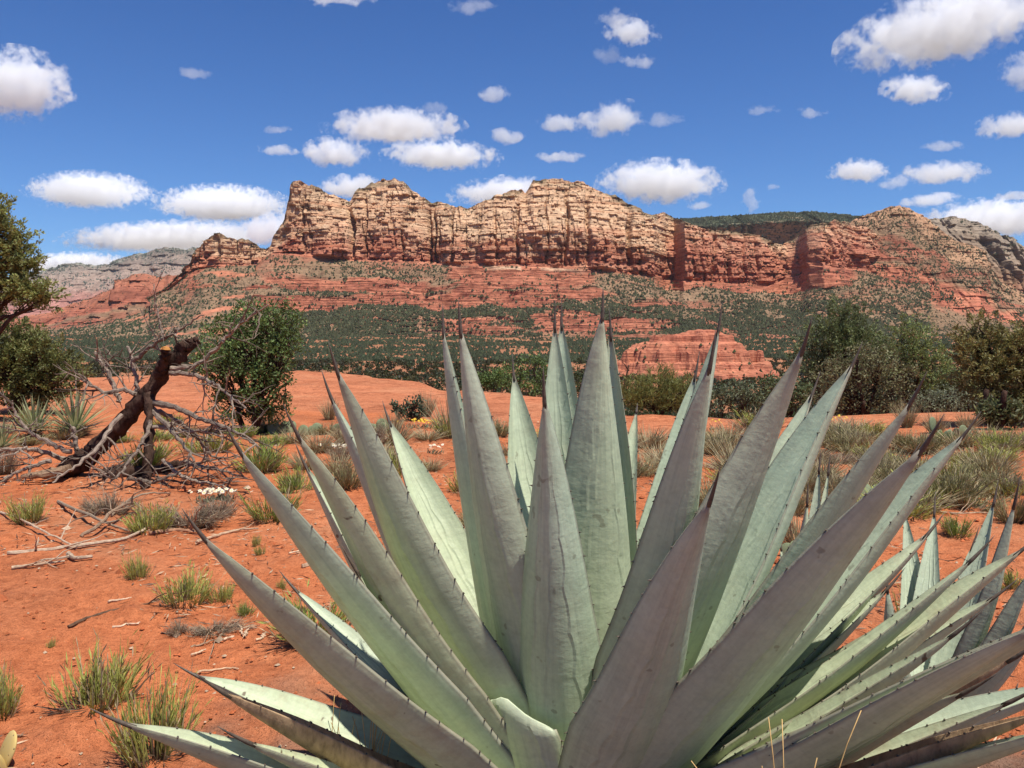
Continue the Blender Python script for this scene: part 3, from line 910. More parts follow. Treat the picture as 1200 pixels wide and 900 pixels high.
def mid_woods():
    """trees 20-560 m away below the rock shelf: leafy clumps, merged as one wood"""
    def variants(m, lo, hi):
        var = []
        for k in range(7):
            c = rand_dirs(14) * np.array([0.62, 0.62, 0.72]) * rng.uniform(0.4, 1.0, (14, 1))
            ci = rng.integers(0, 14, m)
            P = c[ci] + rand_dirs(m) * rng.uniform(0.1, 0.40, (m, 1))
            D = unit(P * 0.8 + rand_dirs(m, 0.4))
            C = np.ones((m, 3)) * rng.uniform(0.6, 1.35, (m, 1)) * (0.8 + 0.35 * rng.random((14, 1)))[ci]
            var.append(leaf_quads(P, D, rng.uniform(lo, hi, m), rng.uniform(lo * 0.6, hi * 0.65, m), C))
        return var
    fine, coarse = variants(135, 0.22, 0.42), variants(23, 0.60, 1.05)
    n1, n2 = 1300, 9500
    d = np.concatenate([18 + 112 * rng.random(n1) ** 0.8, 130 + 430 * rng.random(n2) ** 0.8])
    px = rng.uniform(-60, 1270, n1 + n2)
    u = U(px)
    x, y = u * d, d
    keep = (fbm(x / 30, y / 40, 0, 3, 421) + (rng.random(n1 + n2) - 0.5) * 0.2 > np.where(d < 130, 0.34, 0.35))
    keep &= (d - EDGE(u) > 4.5)
    kx = at(818, 428, 400.0)
    kn = (np.abs(x - kx[0] + 6) < 42) & (np.abs(y - 400) < 34)
    keep &= ~(kn & (rng.random(n1 + n2) < 0.96))
    x, y = x[keep], y[keep]
    z = H(x, y)
    s = np.where(y < 60, rng.uniform(0.6, 1.35, len(x)), rng.uniform(0.9, 2.1, len(x)))
    Vs, Fs, Cs, o = [], [], [], 0
    base = np.array([0.058, 0.066, 0.028])
    for i in range(len(x)):
        V, F, C = (fine if y[i] < 130 else coarse)[i % 7]
        a = rng.uniform(0, 6.28); ca, sa = math.cos(a), math.sin(a)
        W = V * s[i]
        W = np.stack([W[:, 0] * ca - W[:, 1] * sa + x[i], W[:, 0] * sa + W[:, 1] * ca + y[i], W[:, 2] + z[i] + s[i] * 0.6], -1)
        Vs.append(W); Fs.append(F + o); o += len(V)
        Cs.append(C * base * np.array([rng.uniform(0.75, 1.35), rng.uniform(0.85, 1.2), rng.uniform(0.7, 1.2)]))
    me = make_mesh('valley_thicket', np.concatenate(Vs), np.concatenate(Fs), np.concatenate(Cs), [M_leaf], False)
    o = link('valley_thicket', me)
    tag(o, 'thicket of junipers and scrub oak filling the dip beyond the rock shelf', 'thicket', kind='stuff')
    print('mid trees', len(x))


mid_woods()

# ------------------------------------------------------------------ clouds (real volumes)
def mat_cloud():
    m = bpy.data.materials.new('cloud_vapour')
    m.use_nodes = True
    t = m.node_tree
    t.nodes.clear()
    N = lambda ty, **k: (lambda nd: ([setattr(nd, a, b) for a, b in k.items()], nd)[1])(t.nodes.new(ty))
    out = N('ShaderNodeOutputMaterial')
    vs_ = N('ShaderNodeVolumePrincipled')
    vs_.inputs['Color'].default_value = (1, 1, 1, 1)
    vs_.inputs['Anisotropy'].default_value = 0.0
    tc = N('ShaderNodeTexCoord')
    oi = N('ShaderNodeObjectInfo')
    geo = N('ShaderNodeNewGeometry')
    def math_(op, a, b=None, c=None, clamp=False):
        nd = N('ShaderNodeMath', operation=op, use_clamp=clamp)
        for i, s in enumerate((a, b, c)):
            if s is None: continue
            if hasattr(s, 'links'): t.links.new(s, nd.inputs[i])
            else: nd.inputs[i].default_value = s
        return nd.outputs[0]
    def noise_(scale, detail, rough):
        add = N('ShaderNodeVectorMath', operation='ADD')
        t.links.new(geo.outputs['Position'], add.inputs[0])
        cx = N('ShaderNodeCombineXYZ')
        r = math_('MULTIPLY', oi.outputs['Random'], 90000.0)
        t.links.new(r, cx.inputs[0]); t.links.new(r, cx.inputs[1])
        t.links.new(cx.outputs[0], add.inputs[1])
        nd = N('ShaderNodeTexNoise')
        nd.inputs['Scale'].default_value = scale
        nd.inputs['Detail'].default_value = detail
        nd.inputs['Roughness'].default_value = rough
        t.links.new(add.outputs[0], nd.inputs['Vector'])
        return nd.outputs['Fac']
    nz = noise_(1 / 70.0, 5.0, 0.66)
    ln = N('ShaderNodeVectorMath', operation='LENGTH')
    t.links.new(tc.outputs['Object'], ln.inputs[0])
    sep = N('ShaderNodeSeparateXYZ')
    t.links.new(tc.outputs['Object'], sep.inputs[0])
    # flat base: below the middle the falloff is quicker
    low = math_('MAXIMUM', math_('MULTIPLY', sep.outputs[2], -0.55), 0.0)
    shape = math_('SUBTRACT', 1.0, math_('ADD', ln.outputs['Value'], low))
    # object colour alpha carries how thin / wispy this cloud is
    val = math_('ADD', math_('MULTIPLY', math_('SUBTRACT', nz, 0.5), 3.1), math_('MULTIPLY_ADD', shape, 1.15, -0.30))
    den = math_('MULTIPLY', math_('MULTIPLY', val, 4.5, None, True), oi.outputs['Alpha'])
    t.links.new(den, vs_.inputs['Density'])
    t.links.new(vs_.outputs[0], out.inputs['Volume'])
    return m


M_cloud = mat_cloud()


def build_clouds():
    import bmesh
    bm = bmesh.new()
    bmesh.ops.create_icosphere(bm, subdivisions=3, radius=1.0)
    me = bpy.data.meshes.new('cloud')
    bm.to_mesh(me); bm.free()
    me.materials.append(M_cloud)
    # px, py, width, height, label, group, thinness
    L = [
        (18, 106, 150, 108, 'large grey-bottomed cumulus cloud standing apart from the low cloud bank', None, 1.0),
        (106, 227, 168, 56, 'flat wide cloud above the pale distant mountain', None, 0.8),
        (262, 243, 176, 58, 'wide white cloud hovering beside the mesa prow', None, 0.9),
        (205, 281, 270, 44, 'long low cloud bank just above the pale distant mountain', None, 0.9),
        (85, 312, 150, 36, 'lowest cloud bank half hidden by the pale distant mountain', None, 1.0),
        (318, 272, 96, 56, 'bright cloud tucked behind the sheer end of the mesa', None, 1.0),
        (228, 87, 46, 18, 'faint wisp alone in open blue between the grey-bottomed cumulus and the ragged clouds', 'small cloud puffs and wisps', 0.35),
        (327, 153, 38, 16, 'upper of two small puffs beside the round white cloud', 'small cloud puffs and wisps', 0.6),
        (327, 177, 56, 17, 'lower of two small puffs beside the round white cloud', 'small cloud puffs and wisps', 0.7),
        (462, 151, 178, 50, 'long ragged cloud above the mesa prow, upper of two', None, 1.0),
        (393, 182, 92, 48, 'round white cloud directly over the notch beside the mesa prow', None, 1.0),
        (516, 184, 152, 44, 'long ragged cloud above the mesa, lower of two', None, 1.0),
        (411, 222, 90, 40, 'cloud rising out of the notch between the prow and the first dome', None, 1.0),
        (596, 229, 150, 48, 'cloud lying behind the saddle between the two domes', None, 1.0),
        (592, 162, 52, 26, 'small puff at the end of the two long ragged clouds', 'small cloud puffs and wisps', 0.8),
        (655, 146, 62, 28, 'small bright puff left of the slanting cloud above the dome', 'small cloud puffs and wisps', 0.9),
        (716, 144, 92, 56, 'slanting white cloud above the rounded dome', None, 1.0),
        (777, 142, 56, 24, 'faint smear of cloud beside the slanting cloud above the dome', 'small cloud puffs and wisps', 0.3),
        (657, 185, 66, 17, 'thin flat cloud bar over the saddle between the domes', 'small cloud puffs and wisps', 0.6),
        (581, 112, 44, 30, 'small compact puff alone above the long ragged clouds', 'small cloud puffs and wisps', 0.7),
        (510, 129, 36, 30, 'wispy tuft rising from the upper long ragged cloud', 'small cloud puffs and wisps', 0.4),
        (740, 41, 74, 40, 'upper white puff of a broken trail of cloud high over the dome', None, 0.9),
        (722, 24, 54, 34, 'topmost wisp of a broken trail of cloud high over the dome', None, 0.7),
        (749, 73, 52, 20, 'lower wisp of a broken trail of cloud high over the dome', None, 0.6),
        (712, 66, 42, 30, 'faint torn shred beside the broken trail of cloud', 'small cloud puffs and wisps', 0.25),
        (772, 218, 158, 70, 'bright cloud spilling over the right shoulder of the rounded dome', None, 1.0),
        (820, 203, 60, 18, 'flat small cloud right of the cloud on the dome shoulder', 'small cloud puffs and wisps', 0.6),
        (822, 242, 42, 14, 'flattest small cloud just above the dome shoulder', 'small cloud puffs and wisps', 0.5),
        (880, 236, 26, 44, 'upright wisp just above the forested plateau', 'small cloud puffs and wisps', 0.5),
        (905, 220, 22, 16, 'tiny dot of cloud beside the upright wisp', 'small cloud puffs and wisps', 0.45),
        (893, 130, 44, 20, 'tiny pair of faint shreds alone in the blue above the plateau', 'small cloud puffs and wisps', 0.35),
        (950, 134, 44, 20, 'tiny broken puff next to the faint shreds above the plateau', 'small cloud puffs and wisps', 0.4),
        (1110, 38, 262, 104, 'biggest white cloud, slanting and solid with a ragged lower edge', None, 1.0),
        (1072, 107, 92, 44, 'white cloud just below the biggest one', None, 0.9),
        (1196, 88, 56, 70, 'tattered upright cloud beside the biggest one', None, 0.7),
        (1186, 150, 96, 42, 'fleecy white cloud well above the grey mountain', None, 0.9),
        (1006, 203, 86, 38, 'compact white cloud above the forested plateau', None, 0.9),
        (1105, 173, 52, 17, 'small thin puff above the stretched hazy cloud', 'small cloud puffs and wisps', 0.7),
        (1104, 205, 112, 36, 'stretched hazy cloud above the pale pointed summit', None, 0.6),
        (1048, 215, 44, 24, 'faint puff between the compact cloud and the stretched hazy one', 'small cloud puffs and wisps', 0.4),
        (1090, 236, 74, 24, 'small cloud touching the sky just over the pale pointed summit', None, 0.7),
        (1160, 262, 190, 66, 'broad bright cloud behind the grey mountain', None, 1.0),
        (1190, 230, 50, 16, 'thin short bar of cloud above the grey mountain', 'small cloud puffs and wisps', 0.6),
        (396, -2, 92, 18, 'thin cloud cut by the top of the sky above the round cloud', None, 0.8),
        (552, 9, 66, 20, 'faint streak of cloud cut by the top of the sky', 'small cloud puffs and wisps', 0.3),
    ]
    for (px, py, w, h, lab, g, thin) in L:
        D = 5200.0 if py > 175 else 3600.0
        if px < 300 and py > 215: D = 8500.0
        D *= {0: 1.0, 1: 1.12, 2: 0.9}[(px + py) % 3]
        if (px, py) == (1072, 107): D = 5400.0
        p = at(px, py, D)
        o = link('cloud', me, None, p)
        k = D / FPX
        o.scale = (w * 0.50 * k, w * 0.34 * k, h * 0.47 * k)
        o.rotation_euler = (0, random.uniform(-0.05, 0.05) - (0.16 if (px, py) in ((1110, 38), (716, 144)) else 0), random.uniform(-0.3, 0.3))
        kk = 3600.0 / D
        o.color = (1, 1, 1, 0.017 * thin)
        tag(o, lab, 'cloud', g or 'clouds in the sky')


build_clouds()

# ------------------------------------------------------------------ agaves
AG = np.array([0.165, 2.10, 0.0])


def agave_leaf(root, base, tip, wid, mat, droop=0.0, bulge=0.10, curl=0.55, spine=0.075, thick=0.030, n=46, m=17, cut=None, twist=0.0, name='leaf', label=None, dry=0.0):
    """one fleshy gutter-shaped leaf from base to tip (world points), with a terminal spine and marginal teeth"""
    base = np.asarray(base, float); tip = np.asarray(tip, float)
    axis_dir = tip - base
    L = np.linalg.norm(axis_dir)
    rad = np.array([axis_dir[0], axis_dir[1], 0.0])
    rl = np.linalg.norm(rad)
    radn = rad / rl if rl > 1e-4 else np.array([0, 1.0, 0])
    upv = np.array([0, 0, 1.0])
    # adaxial side faces the plant's axis and the sky
    d0 = axis_dir / L
    N0 = upv * rl / L - radn * axis_dir[2] / L
    N0 = N0 - d0 * (N0 @ d0); N0 /= np.linalg.norm(N0)
    t = np.linspace(0, 1, n)
    ctrl = (base + tip) / 2 - N0 * L * bulge
    P = ((1 - t) ** 2)[:, None] * base + (2 * t * (1 - t))[:, None] * ctrl + (t ** 2)[:, None] * tip
    P = P + upv * (-droop * L * t ** 3)[:, None]
    P = P + N0 * (L * 0.012 * (np.sin(t * 5.0 + rng.uniform(0, 6)) - 0))[:, None] * t[:, None] * (1 - t)[:, None] * 2
    side0 = np.cross(d0, N0)
    P = P + side0 * (L * rng.normal() * 0.016 * np.sin(t * math.pi * rng.uniform(0.7, 1.3)))[:, None] * (1 - t ** 6)[:, None]
    T = np.gradient(P, axis=0); T /= np.linalg.norm(T, axis=1, keepdims=True)
    B = np.cross(T, N0[None]); B /= np.linalg.norm(B, axis=1, keepdims=True)
    N = np.cross(B, T)
    tw = twist * t
    B, N = B * np.cos(tw)[:, None] + N * np.sin(tw)[:, None], N * np.cos(tw)[:, None] - B * np.sin(tw)[:, None]
    wid = wid * 1.28
    w = np.where(t > 0.40, np.clip((1 - t) / 0.60, 0, 1) ** 0.80, 1 - 0.28 * ((0.40 - t) / 0.40) ** 2)
    w = 0.5 * wid * np.maximum(w, 0.03)
    cu = curl * (0.85 + 0.5 * ss(0.5, 1.0, t))
    s = np.sin(np.linspace(-1, 1, m) * math.pi / 2)
    th = thick * (1.35 - 0.95 * t) * (0.35 + 0.65 * np.minimum(1, w / (0.3 * wid)))
    th = np.minimum(th, w * 0.9)
    # slight scalloping of the margin where the teeth sit
    pitch = 0.060
    ph = rng.uniform(0, 1)
    saw = ((t * L / pitch + ph) % 1.0)
    A_, C_ = [], []
    ed = (np.abs(s) ** 8)[None, :, None]
    off = (s[None] * w[:, None])[..., None] * B[:, None]
    gut = (cu * w)[:, None] * (np.abs(s) ** 2.2)[None]
    asym = rng.uniform(-0.12, 0.12)
    top = P[:, None] + off + N[:, None] * (gut + asym * s[None] * w[:, None])[..., None]
    bot = top - N[:, None] * (th[:, None] * np.sqrt(np.maximum(1 - s[None] ** 2, 0)))[..., None]
    if cut is not None:
        k = t <= cut
        top, bot, P2, t2 = top[k], bot[k], P[k], t[k]
        # ragged torn end
        rag = (rng.random(m) - 0.5) * 0.010 + 0.075 * (1 - np.abs(s - 0.15)) - 0.03
        top[-1] += T[k][-1] * rag[:, None]; bot[-1] += T[k][-1] * rag[:, None]
        top[-2] += T[k][-1] * rag[:, None] * 0.5; bot[-2] += T[k][-1] * rag[:, None] * 0.5
        bot[-1] = lerp(bot[-1], top[-1], 0.75); bot[-2] = lerp(bot[-2], top[-2], 0.3)
    else:
        P2, t2 = P, t
    nn = len(P2)
    V = np.concatenate([top.reshape(-1, 3), bot[:, 1:-1].reshape(-1, 3)])
    mb = m - 2
    ti = lambda i, j: i * m + j
    bi = lambda i, j: (i * m + j) if j in (0, m - 1) else nn * m + i * mb + j - 1
    TI = np.arange(nn * m).reshape(nn, m)
    BI = np.empty((nn, m), int)
    BI[:, 0] = TI[:, 0]; BI[:, -1] = TI[:, -1]
    BI[:, 1:-1] = nn * m + np.arange(nn * mb).reshape(nn, mb)
    Q = np.stack([TI[:-1, :-1], TI[:-1, 1:], TI[1:, 1:], TI[1:, :-1]], -1).reshape(-1, 4)
    Q2 = np.stack([BI[:-1, :-1], BI[1:, :-1], BI[1:, 1:], BI[:-1, 1:]], -1).reshape(-1, 4)
    Q3 = np.stack([TI[-1, :-1], TI[-1, 1:], BI[-1, 1:], BI[-1, :-1]], -1).reshape(-1, 4)[1:-1]
    S = np.concatenate([np.tile(s, nn), np.tile(s[1:-1], nn)])
    Tt = np.concatenate([np.repeat(t2, m), np.repeat(t2, mb)])
    loc = np.array(root.location)
    me = make_mesh(name, V - loc, [np.concatenate([Q, Q2, Q3])], None, [mat], True, {'s': S, 't': Tt})
    o = link(name, me, root)
    if label: o['label'] = label
    # terminal spine
    if cut is None and spine > 0:
        mb_ = MB()
        d = T[-1]
        k = np.linspace(-0.25, 1, 6)
        pts = P[-1] + d[None] * (k * spine)[:, None] + N[-1][None] * (0.05 * spine * k ** 2)[:, None]
        r0 = max(w[-1] * 1.0, 0.0042)
        mb_.tube(pts - loc, r0 * (1 - np.clip(k, 0, 1)) ** 0.8 + 0.0004, 8)
        link('terminal_spine', mb_.mesh('terminal_spine', M_spine, True), o)
    # marginal teeth
    mb_ = MB()
    s_arr = np.arange(0.10 * L + ph * pitch, 0.93 * L, pitch)
    for side in (0, m - 1):
        for sl in s_arr:
            tt = sl / L + rng.normal() * 0.012
            if cut is not None and tt > cut - 0.02: continue
            i = min(int(tt * (n - 1)), nn - 2)
            if i < 0: continue
            fr = tt * (n - 1) - i
            e = top[i, side] * (1 - fr) + top[min(i + 1, nn - 1), side] * fr
            outd = B[i] * (1 if side else -1)
            sz = 0.0062 * rng.uniform(0.4, 1.3)
            c = e - outd * 0.0015
            pts = np.array([c, c + outd * sz * 0.6 + T[i] * sz * 0.1, c + outd * sz * 1.25 + T[i] * sz * rng.uniform(-0.2, 0.7)])
            mb_.tube(pts - loc, [0.0025, 0.0014, 0.0003], 5)
    if mb_.n:
        link('marginal_teeth', mb_.mesh('marginal_teeth', M_spine, True), o)['kind'] = 'stuff'
    return o


def tip_near(px, py, c, lean):
    """tip on the pixel's ray, leaning `lean` degrees from the plant's axis plane towards (+) or away from (-) the camera side"""
    o = np.array([0, 0, CAMZ])
    d = unit(at(px, py, 1.0) - o)
    k0 = (c - o) @ d
    dmin = np.linalg.norm(o + d * k0 - c)
    return o + d * (k0 - dmin * math.tan(math.radians(lean)))


def agave(name, c, core_z, leaves, label, group=None, ring=0.10):
    root = empty(name, (c[0], c[1], float(H(c[0], c[1]))))
    tag(root, label, 'agave', group)
    z0 = root.location.z
    for lf in leaves:
        px, py, lean, w = lf[:4]
        kw = dict(lf[4]) if len(lf) > 4 else {}
        zb = kw.pop('zb', core_z)
        rg_ = kw.pop('ring', ring)
        cc = np.array([c[0], c[1], z0 + zb])
        tip = tip_near(px, py, cc, lean)
        r = tip - cc; r[2] = 0
        rl = np.linalg.norm(r)
        base = cc + r / (rl + 1e-6) * min(rg_, rl * 0.5 + 0.02)
        kw.setdefault('mat', A_main)
        agave_leaf(root, base, tip, w, **kw)
    # short hidden stem that the leaves grow from
    mb_ = MB()
    zz = np.linspace(-0.03, core_z + (0.12 if core_z > 0.08 else 0.01), 8)
    mb_.tube(np.stack([zz * 0, zz * 0, zz], -1), [ring * 0.9, ring * 1.0, ring * 1.0, ring * 0.95, ring * 0.85, ring * 0.7, ring * 0.45, 0.01], 14, wob=0.1)
    link('stem', mb_.mesh('stem', M_dry, True), root)
    return root


W = dict(mat=A_worn)
# tip px, tip py, length, front?, width(m), options
MAIN = [
    # inner upright leaves
    (706, 372, 5, 0.20, dict(bulge=0.02, zb=0.13, ring=0.03)),
    (716, 392, -8, 0.16, dict(bulge=0.05, zb=0.13, ring=0.05)),
    (650, 382, -12, 0.155, dict(bulge=0.05, zb=0.12, ring=0.07)),
    (658, 380, -18, 0.185, dict(bulge=0.05, zb=0.10, ring=0.10)),
    (602, 440, -26, 0.20, dict(bulge=0.07, zb=0.07, ring=0.12)),
    (540, 390, 12, 0.185, dict(bulge=0.06, zb=0.12, ring=0.08)),
    (520, 390, -3, 0.165, dict(bulge=0.06, zb=0.11, ring=0.10)),
    (746, 482, -32, 0.135, dict(bulge=0.05, zb=0.06, ring=0.13, mat=A_worn, spine=0.03)),
    (842, 386, -12, 0.155, dict(bulge=0.06, zb=0.12, ring=0.08)),
    (832, 430, 20, 0.17, dict(bulge=0.07, zb=0.11, ring=0.09)),
    (815, 440, -20, 0.16, dict(bulge=0.06, zb=0.09, ring=0.11)),
    (940, 412, 15, 0.222, dict(bulge=0.05, zb=0.11, ring=0.09)),
    (998, 430, -15, 0.240, dict(bulge=0.06, zb=0.09, ring=0.11)),
    (952, 462, -22, 0.180, dict(bulge=0.06, zb=0.07, ring=0.13)),
    (1066, 474, 9, 0.198, dict(bulge=0.05, zb=0.09, ring=0.11)),
    (1128, 512, -11, 0.210, dict(bulge=0.06, zb=0.08, ring=0.12)),
    (1062, 545, -18, 0.14, dict(bulge=0.07, zb=0.07, ring=0.13, mat=A_worn)),
    (1080, 528, 22, 0.240, dict(bulge=0.05, zb=0.08, ring=0.12)),
    # front leaves
    (638, 470, 24, 0.165, dict(bulge=0.05, zb=0.10, ring=0.10)),
    (832, 588, 42, 0.20, dict(bulge=0.05, zb=0.08, ring=0.12)),
    # left fan
    (396, 438, 12, 0.198, dict(bulge=0.05, zb=0.10, ring=0.10)),
    (388, 466, -2, 0.15, dict(bulge=0.05, zb=0.09, ring=0.12)),
    (456, 494, -26, 0.20, dict(bulge=0.07, zb=0.07, ring=0.13)),
    (350, 512, 17, 0.186, dict(bulge=0.05, zb=0.08, ring=0.12, mat=A_worn)),
    (358, 546, -12, 0.15, dict(bulge=0.06, zb=0.06, ring=0.14, mat=A_worn)),
    (282, 530, 14, 0.198, dict(bulge=0.05, zb=0.07, ring=0.12)),
    (240, 632, 22, 0.222, dict(bulge=0.06, zb=0.05, ring=0.13, mat=A_worn)),
    (417, 668, 10, 0.10, dict(bulge=0.02, zb=0.05, ring=0.12, mat=A_worn, curl=0.9, twist=0.7)),
    (232, 793, -12, 0.20, dict(bulge=0.04, zb=0.04, ring=0.14, mat=A_worn)),
    (148, 849, 18, 0.185, dict(bulge=0.04, zb=0.03, ring=0.15, mat=A_worn)),
    (262, 812, 25, 0.11, dict(bulge=0.05, zb=0.03, ring=0.15, mat=M_dry, curl=0.8, label='shrivelled pinkish brown dead leaf')),
    (290, 870, 30, 0.11, dict(bulge=0.04, zb=0.02, ring=0.15, mat=A_worn)),
    # torn-off stub in front
    (575, 640, 38, 0.17, dict(bulge=0.06, zb=0.05, ring=0.14, cut=0.50, curl=0.2, thick=0.02, label='broad leaf stub with a torn end')),
    (655, 770, 50, 0.12, dict(bulge=0.06, zb=0.03, ring=0.15, cut=0.52, mat=A_worn, label='short torn leaf stub')),
    # right fan
    (1088, 625, -20, 0.15, dict(bulge=0.06, zb=0.06, ring=0.14, mat=A_worn)),
    (1196, 646, -10, 0.192, dict(bulge=0.05, zb=0.05, ring=0.14, mat=A_worn)),
    (1262, 716, 20, 0.20, dict(bulge=0.05, zb=0.05, ring=0.13, mat=A_worn)),
    (1215, 735, 25, 0.16, dict(bulge=0.04, zb=0.04, ring=0.14)),
    (1270, 800, -8, 0.17, dict(bulge=0.04, zb=0.03, ring=0.15)),
    (1130, 812, 20, 0.12, dict(bulge=0.04, zb=0.03, ring=0.15, mat=A_worn, curl=0.8)),
    (1260, 852, 22, 0.13, dict(bulge=0.04, zb=0.02, ring=0.15, mat=A_worn)),
    (1240, 905, 28, 0.13, dict(bulge=0.03, zb=0.02, ring=0.15, mat=A_worn)),
    (1140, 655, -6, 0.11, dict(bulge=0.05, zb=0.05, ring=0.14)),
    (1120, 742, 10, 0.10, dict(bulge=0.05, zb=0.04, ring=0.14, mat=A_worn)),
    (1185, 822, 10, 0.10, dict(bulge=0.04, zb=0.03, ring=0.15, mat=A_worn)),
    (985, 655, -24, 0.12, dict(bulge=0.07, zb=0.05, ring=0.14)),
    (1040, 690, -14, 0.12, dict(bulge=0.06, zb=0.05, ring=0.14)),
    (345, 690, -20, 0.13, dict(bulge=0.06, zb=0.04, ring=0.14)),
    (420, 735, -22, 0.12, dict(bulge=0.06, zb=0.03, ring=0.15, mat=A_worn)),
    (1190, 770, 15, 0.09, dict(bulge=0.04, zb=0.03, ring=0.15, mat=M_dry, curl=0.9, twist=0.5, label='dried brown leaf with curled edges')),
    (1225, 835, 22, 0.08, dict(bulge=0.03, zb=0.02, ring=0.15, mat=M_dry, curl=0.9, label='dried brown leaf pressed to the ground')),
    (1165, 700, -12, 0.15, dict(bulge=0.05, zb=0.05, ring=0.14, mat=A_worn)),
    (1010, 600, -28, 0.15, dict(bulge=0.07, zb=0.05, ring=0.14)),
    (905, 560, -32, 0.13, dict(bulge=0.07, zb=0.04, ring=0.14)),
    (560, 640, -35, 0.16, dict(bulge=0.07, zb=0.04, ring=0.14)),
    (690, 560, -38, 0.17, dict(bulge=0.07, zb=0.04, ring=0.14)),
]
agave('agave', AG, 0.10, MAIN, 'huge grey-green agave rosette with toothed leaves and dark spines filling the foreground', ring=0.12)
PUP1 = [
    (1165, 588, -14, 0.085, dict(bulge=0.05)), (1189, 590, 16, 0.085, dict(bulge=0.04)),
    (1140, 640, -25, 0.08), (1095, 600, -22, 0.085, dict(bulge=0.06)), (1060, 600, -24, 0.09), (1215, 660, 20, 0.09, dict(bulge=0.04)), (1225, 700, 24, 0.08), (1040, 690, 25, 0.08),
]
pc = at(1085, 770, 2.55)
agave('agave', (pc[0], pc[1]), 0.05, PUP1, 'small young agave growing beside the huge one, with two pale leaves crossing', 'young agaves', ring=0.035)
PUP2 = [
    (960, 550, -10, 0.07, dict(bulge=0.05)), (971, 552, -15, 0.055, dict(bulge=0.05)), (946, 588, 20, 0.065), (915, 640, -25, 0.06), (1000, 625, -20, 0.06),
]
pc = at(940, 755, 2.9)
agave('agave', (pc[0], pc[1]), 0.04, PUP2, 'small dark young agave half hidden behind the huge one', 'young agaves', ring=0.03)

# ------------------------------------------------------------------ woody plants
def wiggle(p0, p1, n, amp):
    p0 = np.asarray(p0, float); p1 = np.asarray(p1, float)
    t = np.linspace(0, 1, n)[:, None]
    P = p0 + (p1 - p0) * t
    L = np.linalg.norm(p1 - p0)
    off = np.cumsum(rng.normal(size=(n, 3)), 0) * amp * L / math.sqrt(n)
    off -= t * off[-1]
    off[0] = 0
    return P + off * np.minimum(1, t * 4)


def leafy(name, label, cat, base, lobes, clumps, per, leaf, colr, barkmat=None, trunk_r=0.08, group=None, up=0.3, clump_r=0.13, kind='scale', trunks=1, lean=(0, 0), colvar=0.3, trunk_h=0.4):
    """tree or shrub: tapered trunk(s), a limb into each lobe, twigs to each leaf clump, leaves spread through the crown.
    lobes: (dx, dy, z, rx, ry, rz) relative to the base"""
    base = np.asarray(base, float)
    root = empty(name, base)
    tag(root, label, cat, group)
    barkmat = barkmat or M_bark
    lob = np.array(lobes, float)
    wood = MB()
    forks = []
    for k in range(trunks):
        a = rng.uniform(0, 6.28)
        f = np.array([lean[0] + (math.cos(a) * 0.15 if trunks > 1 else 0), lean[1] + (math.sin(a) * 0.15 if trunks > 1 else 0), trunk_h])
        b0 = np.array([math.cos(a), math.sin(a), 0]) * (trunk_r * 1.2 if trunks > 1 else 0)
        pts = wiggle(b0 + np.array([0, 0, -0.06]), f, 7, 0.06)
        wood.tube(pts, np.linspace(trunk_r * 1.25, trunk_r * 0.8, 7), 9, wob=0.25)
        forks.append(f)
    vol = lob[:, 3] * lob[:, 4] * lob[:, 5]
    PV, DV, CV, LV = [], [], [], []
    for li, l in enumerate(lob):
        c = l[:3]
        f = forks[li % trunks]
        limb = wiggle(f * 0.9, c, 8, 0.10)
        r0 = trunk_r * 0.62 * (0.6 + 0.4 * (vol[li] / vol.max()) ** 0.33)
        wood.tube(limb, np.linspace(r0, 0.012, 8), 6, wob=0.2)
        n = max(4, int(clumps * (vol[li] ** 0.67) / (vol ** 0.67).sum()))
        d = rand_dirs(n, 0.12)
        rad = rng.uniform(0.35, 1.0, n) ** 0.6
        ctr = c + d * l[3:6] * rad[:, None]
        for q in range(0, n, 2):
            j = rng.integers(2, 8)
            wood.tube(wiggle(limb[j], ctr[q], 4, 0.08), [0.009, 0.007, 0.005, 0.003], 4, cap=False)
        cshade = (1 + colvar * (rng.random(n) - 0.5) * 2)
        ci = np.repeat(np.arange(n), per)
        m = len(ci)
        if kind == 'scale':       # sprays of scale leaves, pointing out and up
            axis = unit(d + rand_dirs(n) * 0.5 + np.array([0, 0, up]))
            t = rng.random(m)
            P = ctr[ci] + axis[ci] * (t * clump_r * 2.0 - clump_r * 0.6)[:, None] + rand_dirs(m) * (clump_r * 0.62 * (1.05 - 0.7 * t) * rng.random(m) ** 0.5)[:, None]
            D = unit(axis[ci] * 0.9 + rand_dirs(m) * 0.8)
        else:
            P = ctr[ci] + rand_dirs(m) * (clump_r * rng.random(m) ** 0.5)[:, None]
            D = rand_dirs(m, up)
        PV.append(P); DV.append(D)
        cc = np.asarray(colr)[None] * cshade[ci][:, None] * rng.uniform(0.75, 1.25, (m, 1)) * (1 + 0.12 * (rng.random((m, 3)) - 0.5))
        CV.append(cc)
    P = np.concatenate(PV); D = np.concatenate(DV); C = np.concatenate(CV)
    m = len(P)
    V, F, C = leaf_quads(P, D, leaf[0] * rng.uniform(0.6, 1.3, m), leaf[1] * rng.uniform(0.7, 1.2, m), C)
    link('trunk', wood.mesh('trunk', barkmat, True), root)
    link('crown', make_mesh('crown', V, F, C, [M_leaf], False), root)
    return root


def lobes_px(base, Y, L):
    """lobes given in photo pixels (px, py, rx, ry) at distance Y -> metres relative to base"""
    out = []
    k = Y / FPX
    for (px, py, rx, ry, *dz) in L:
        p = at(px, py, Y) - base
        p[1] += (dz[0] if dz else rng.uniform(-0.5, 0.5) * rx * k)
        out.append((*p, rx * k, rx * k * 0.9, ry * k))
    return out


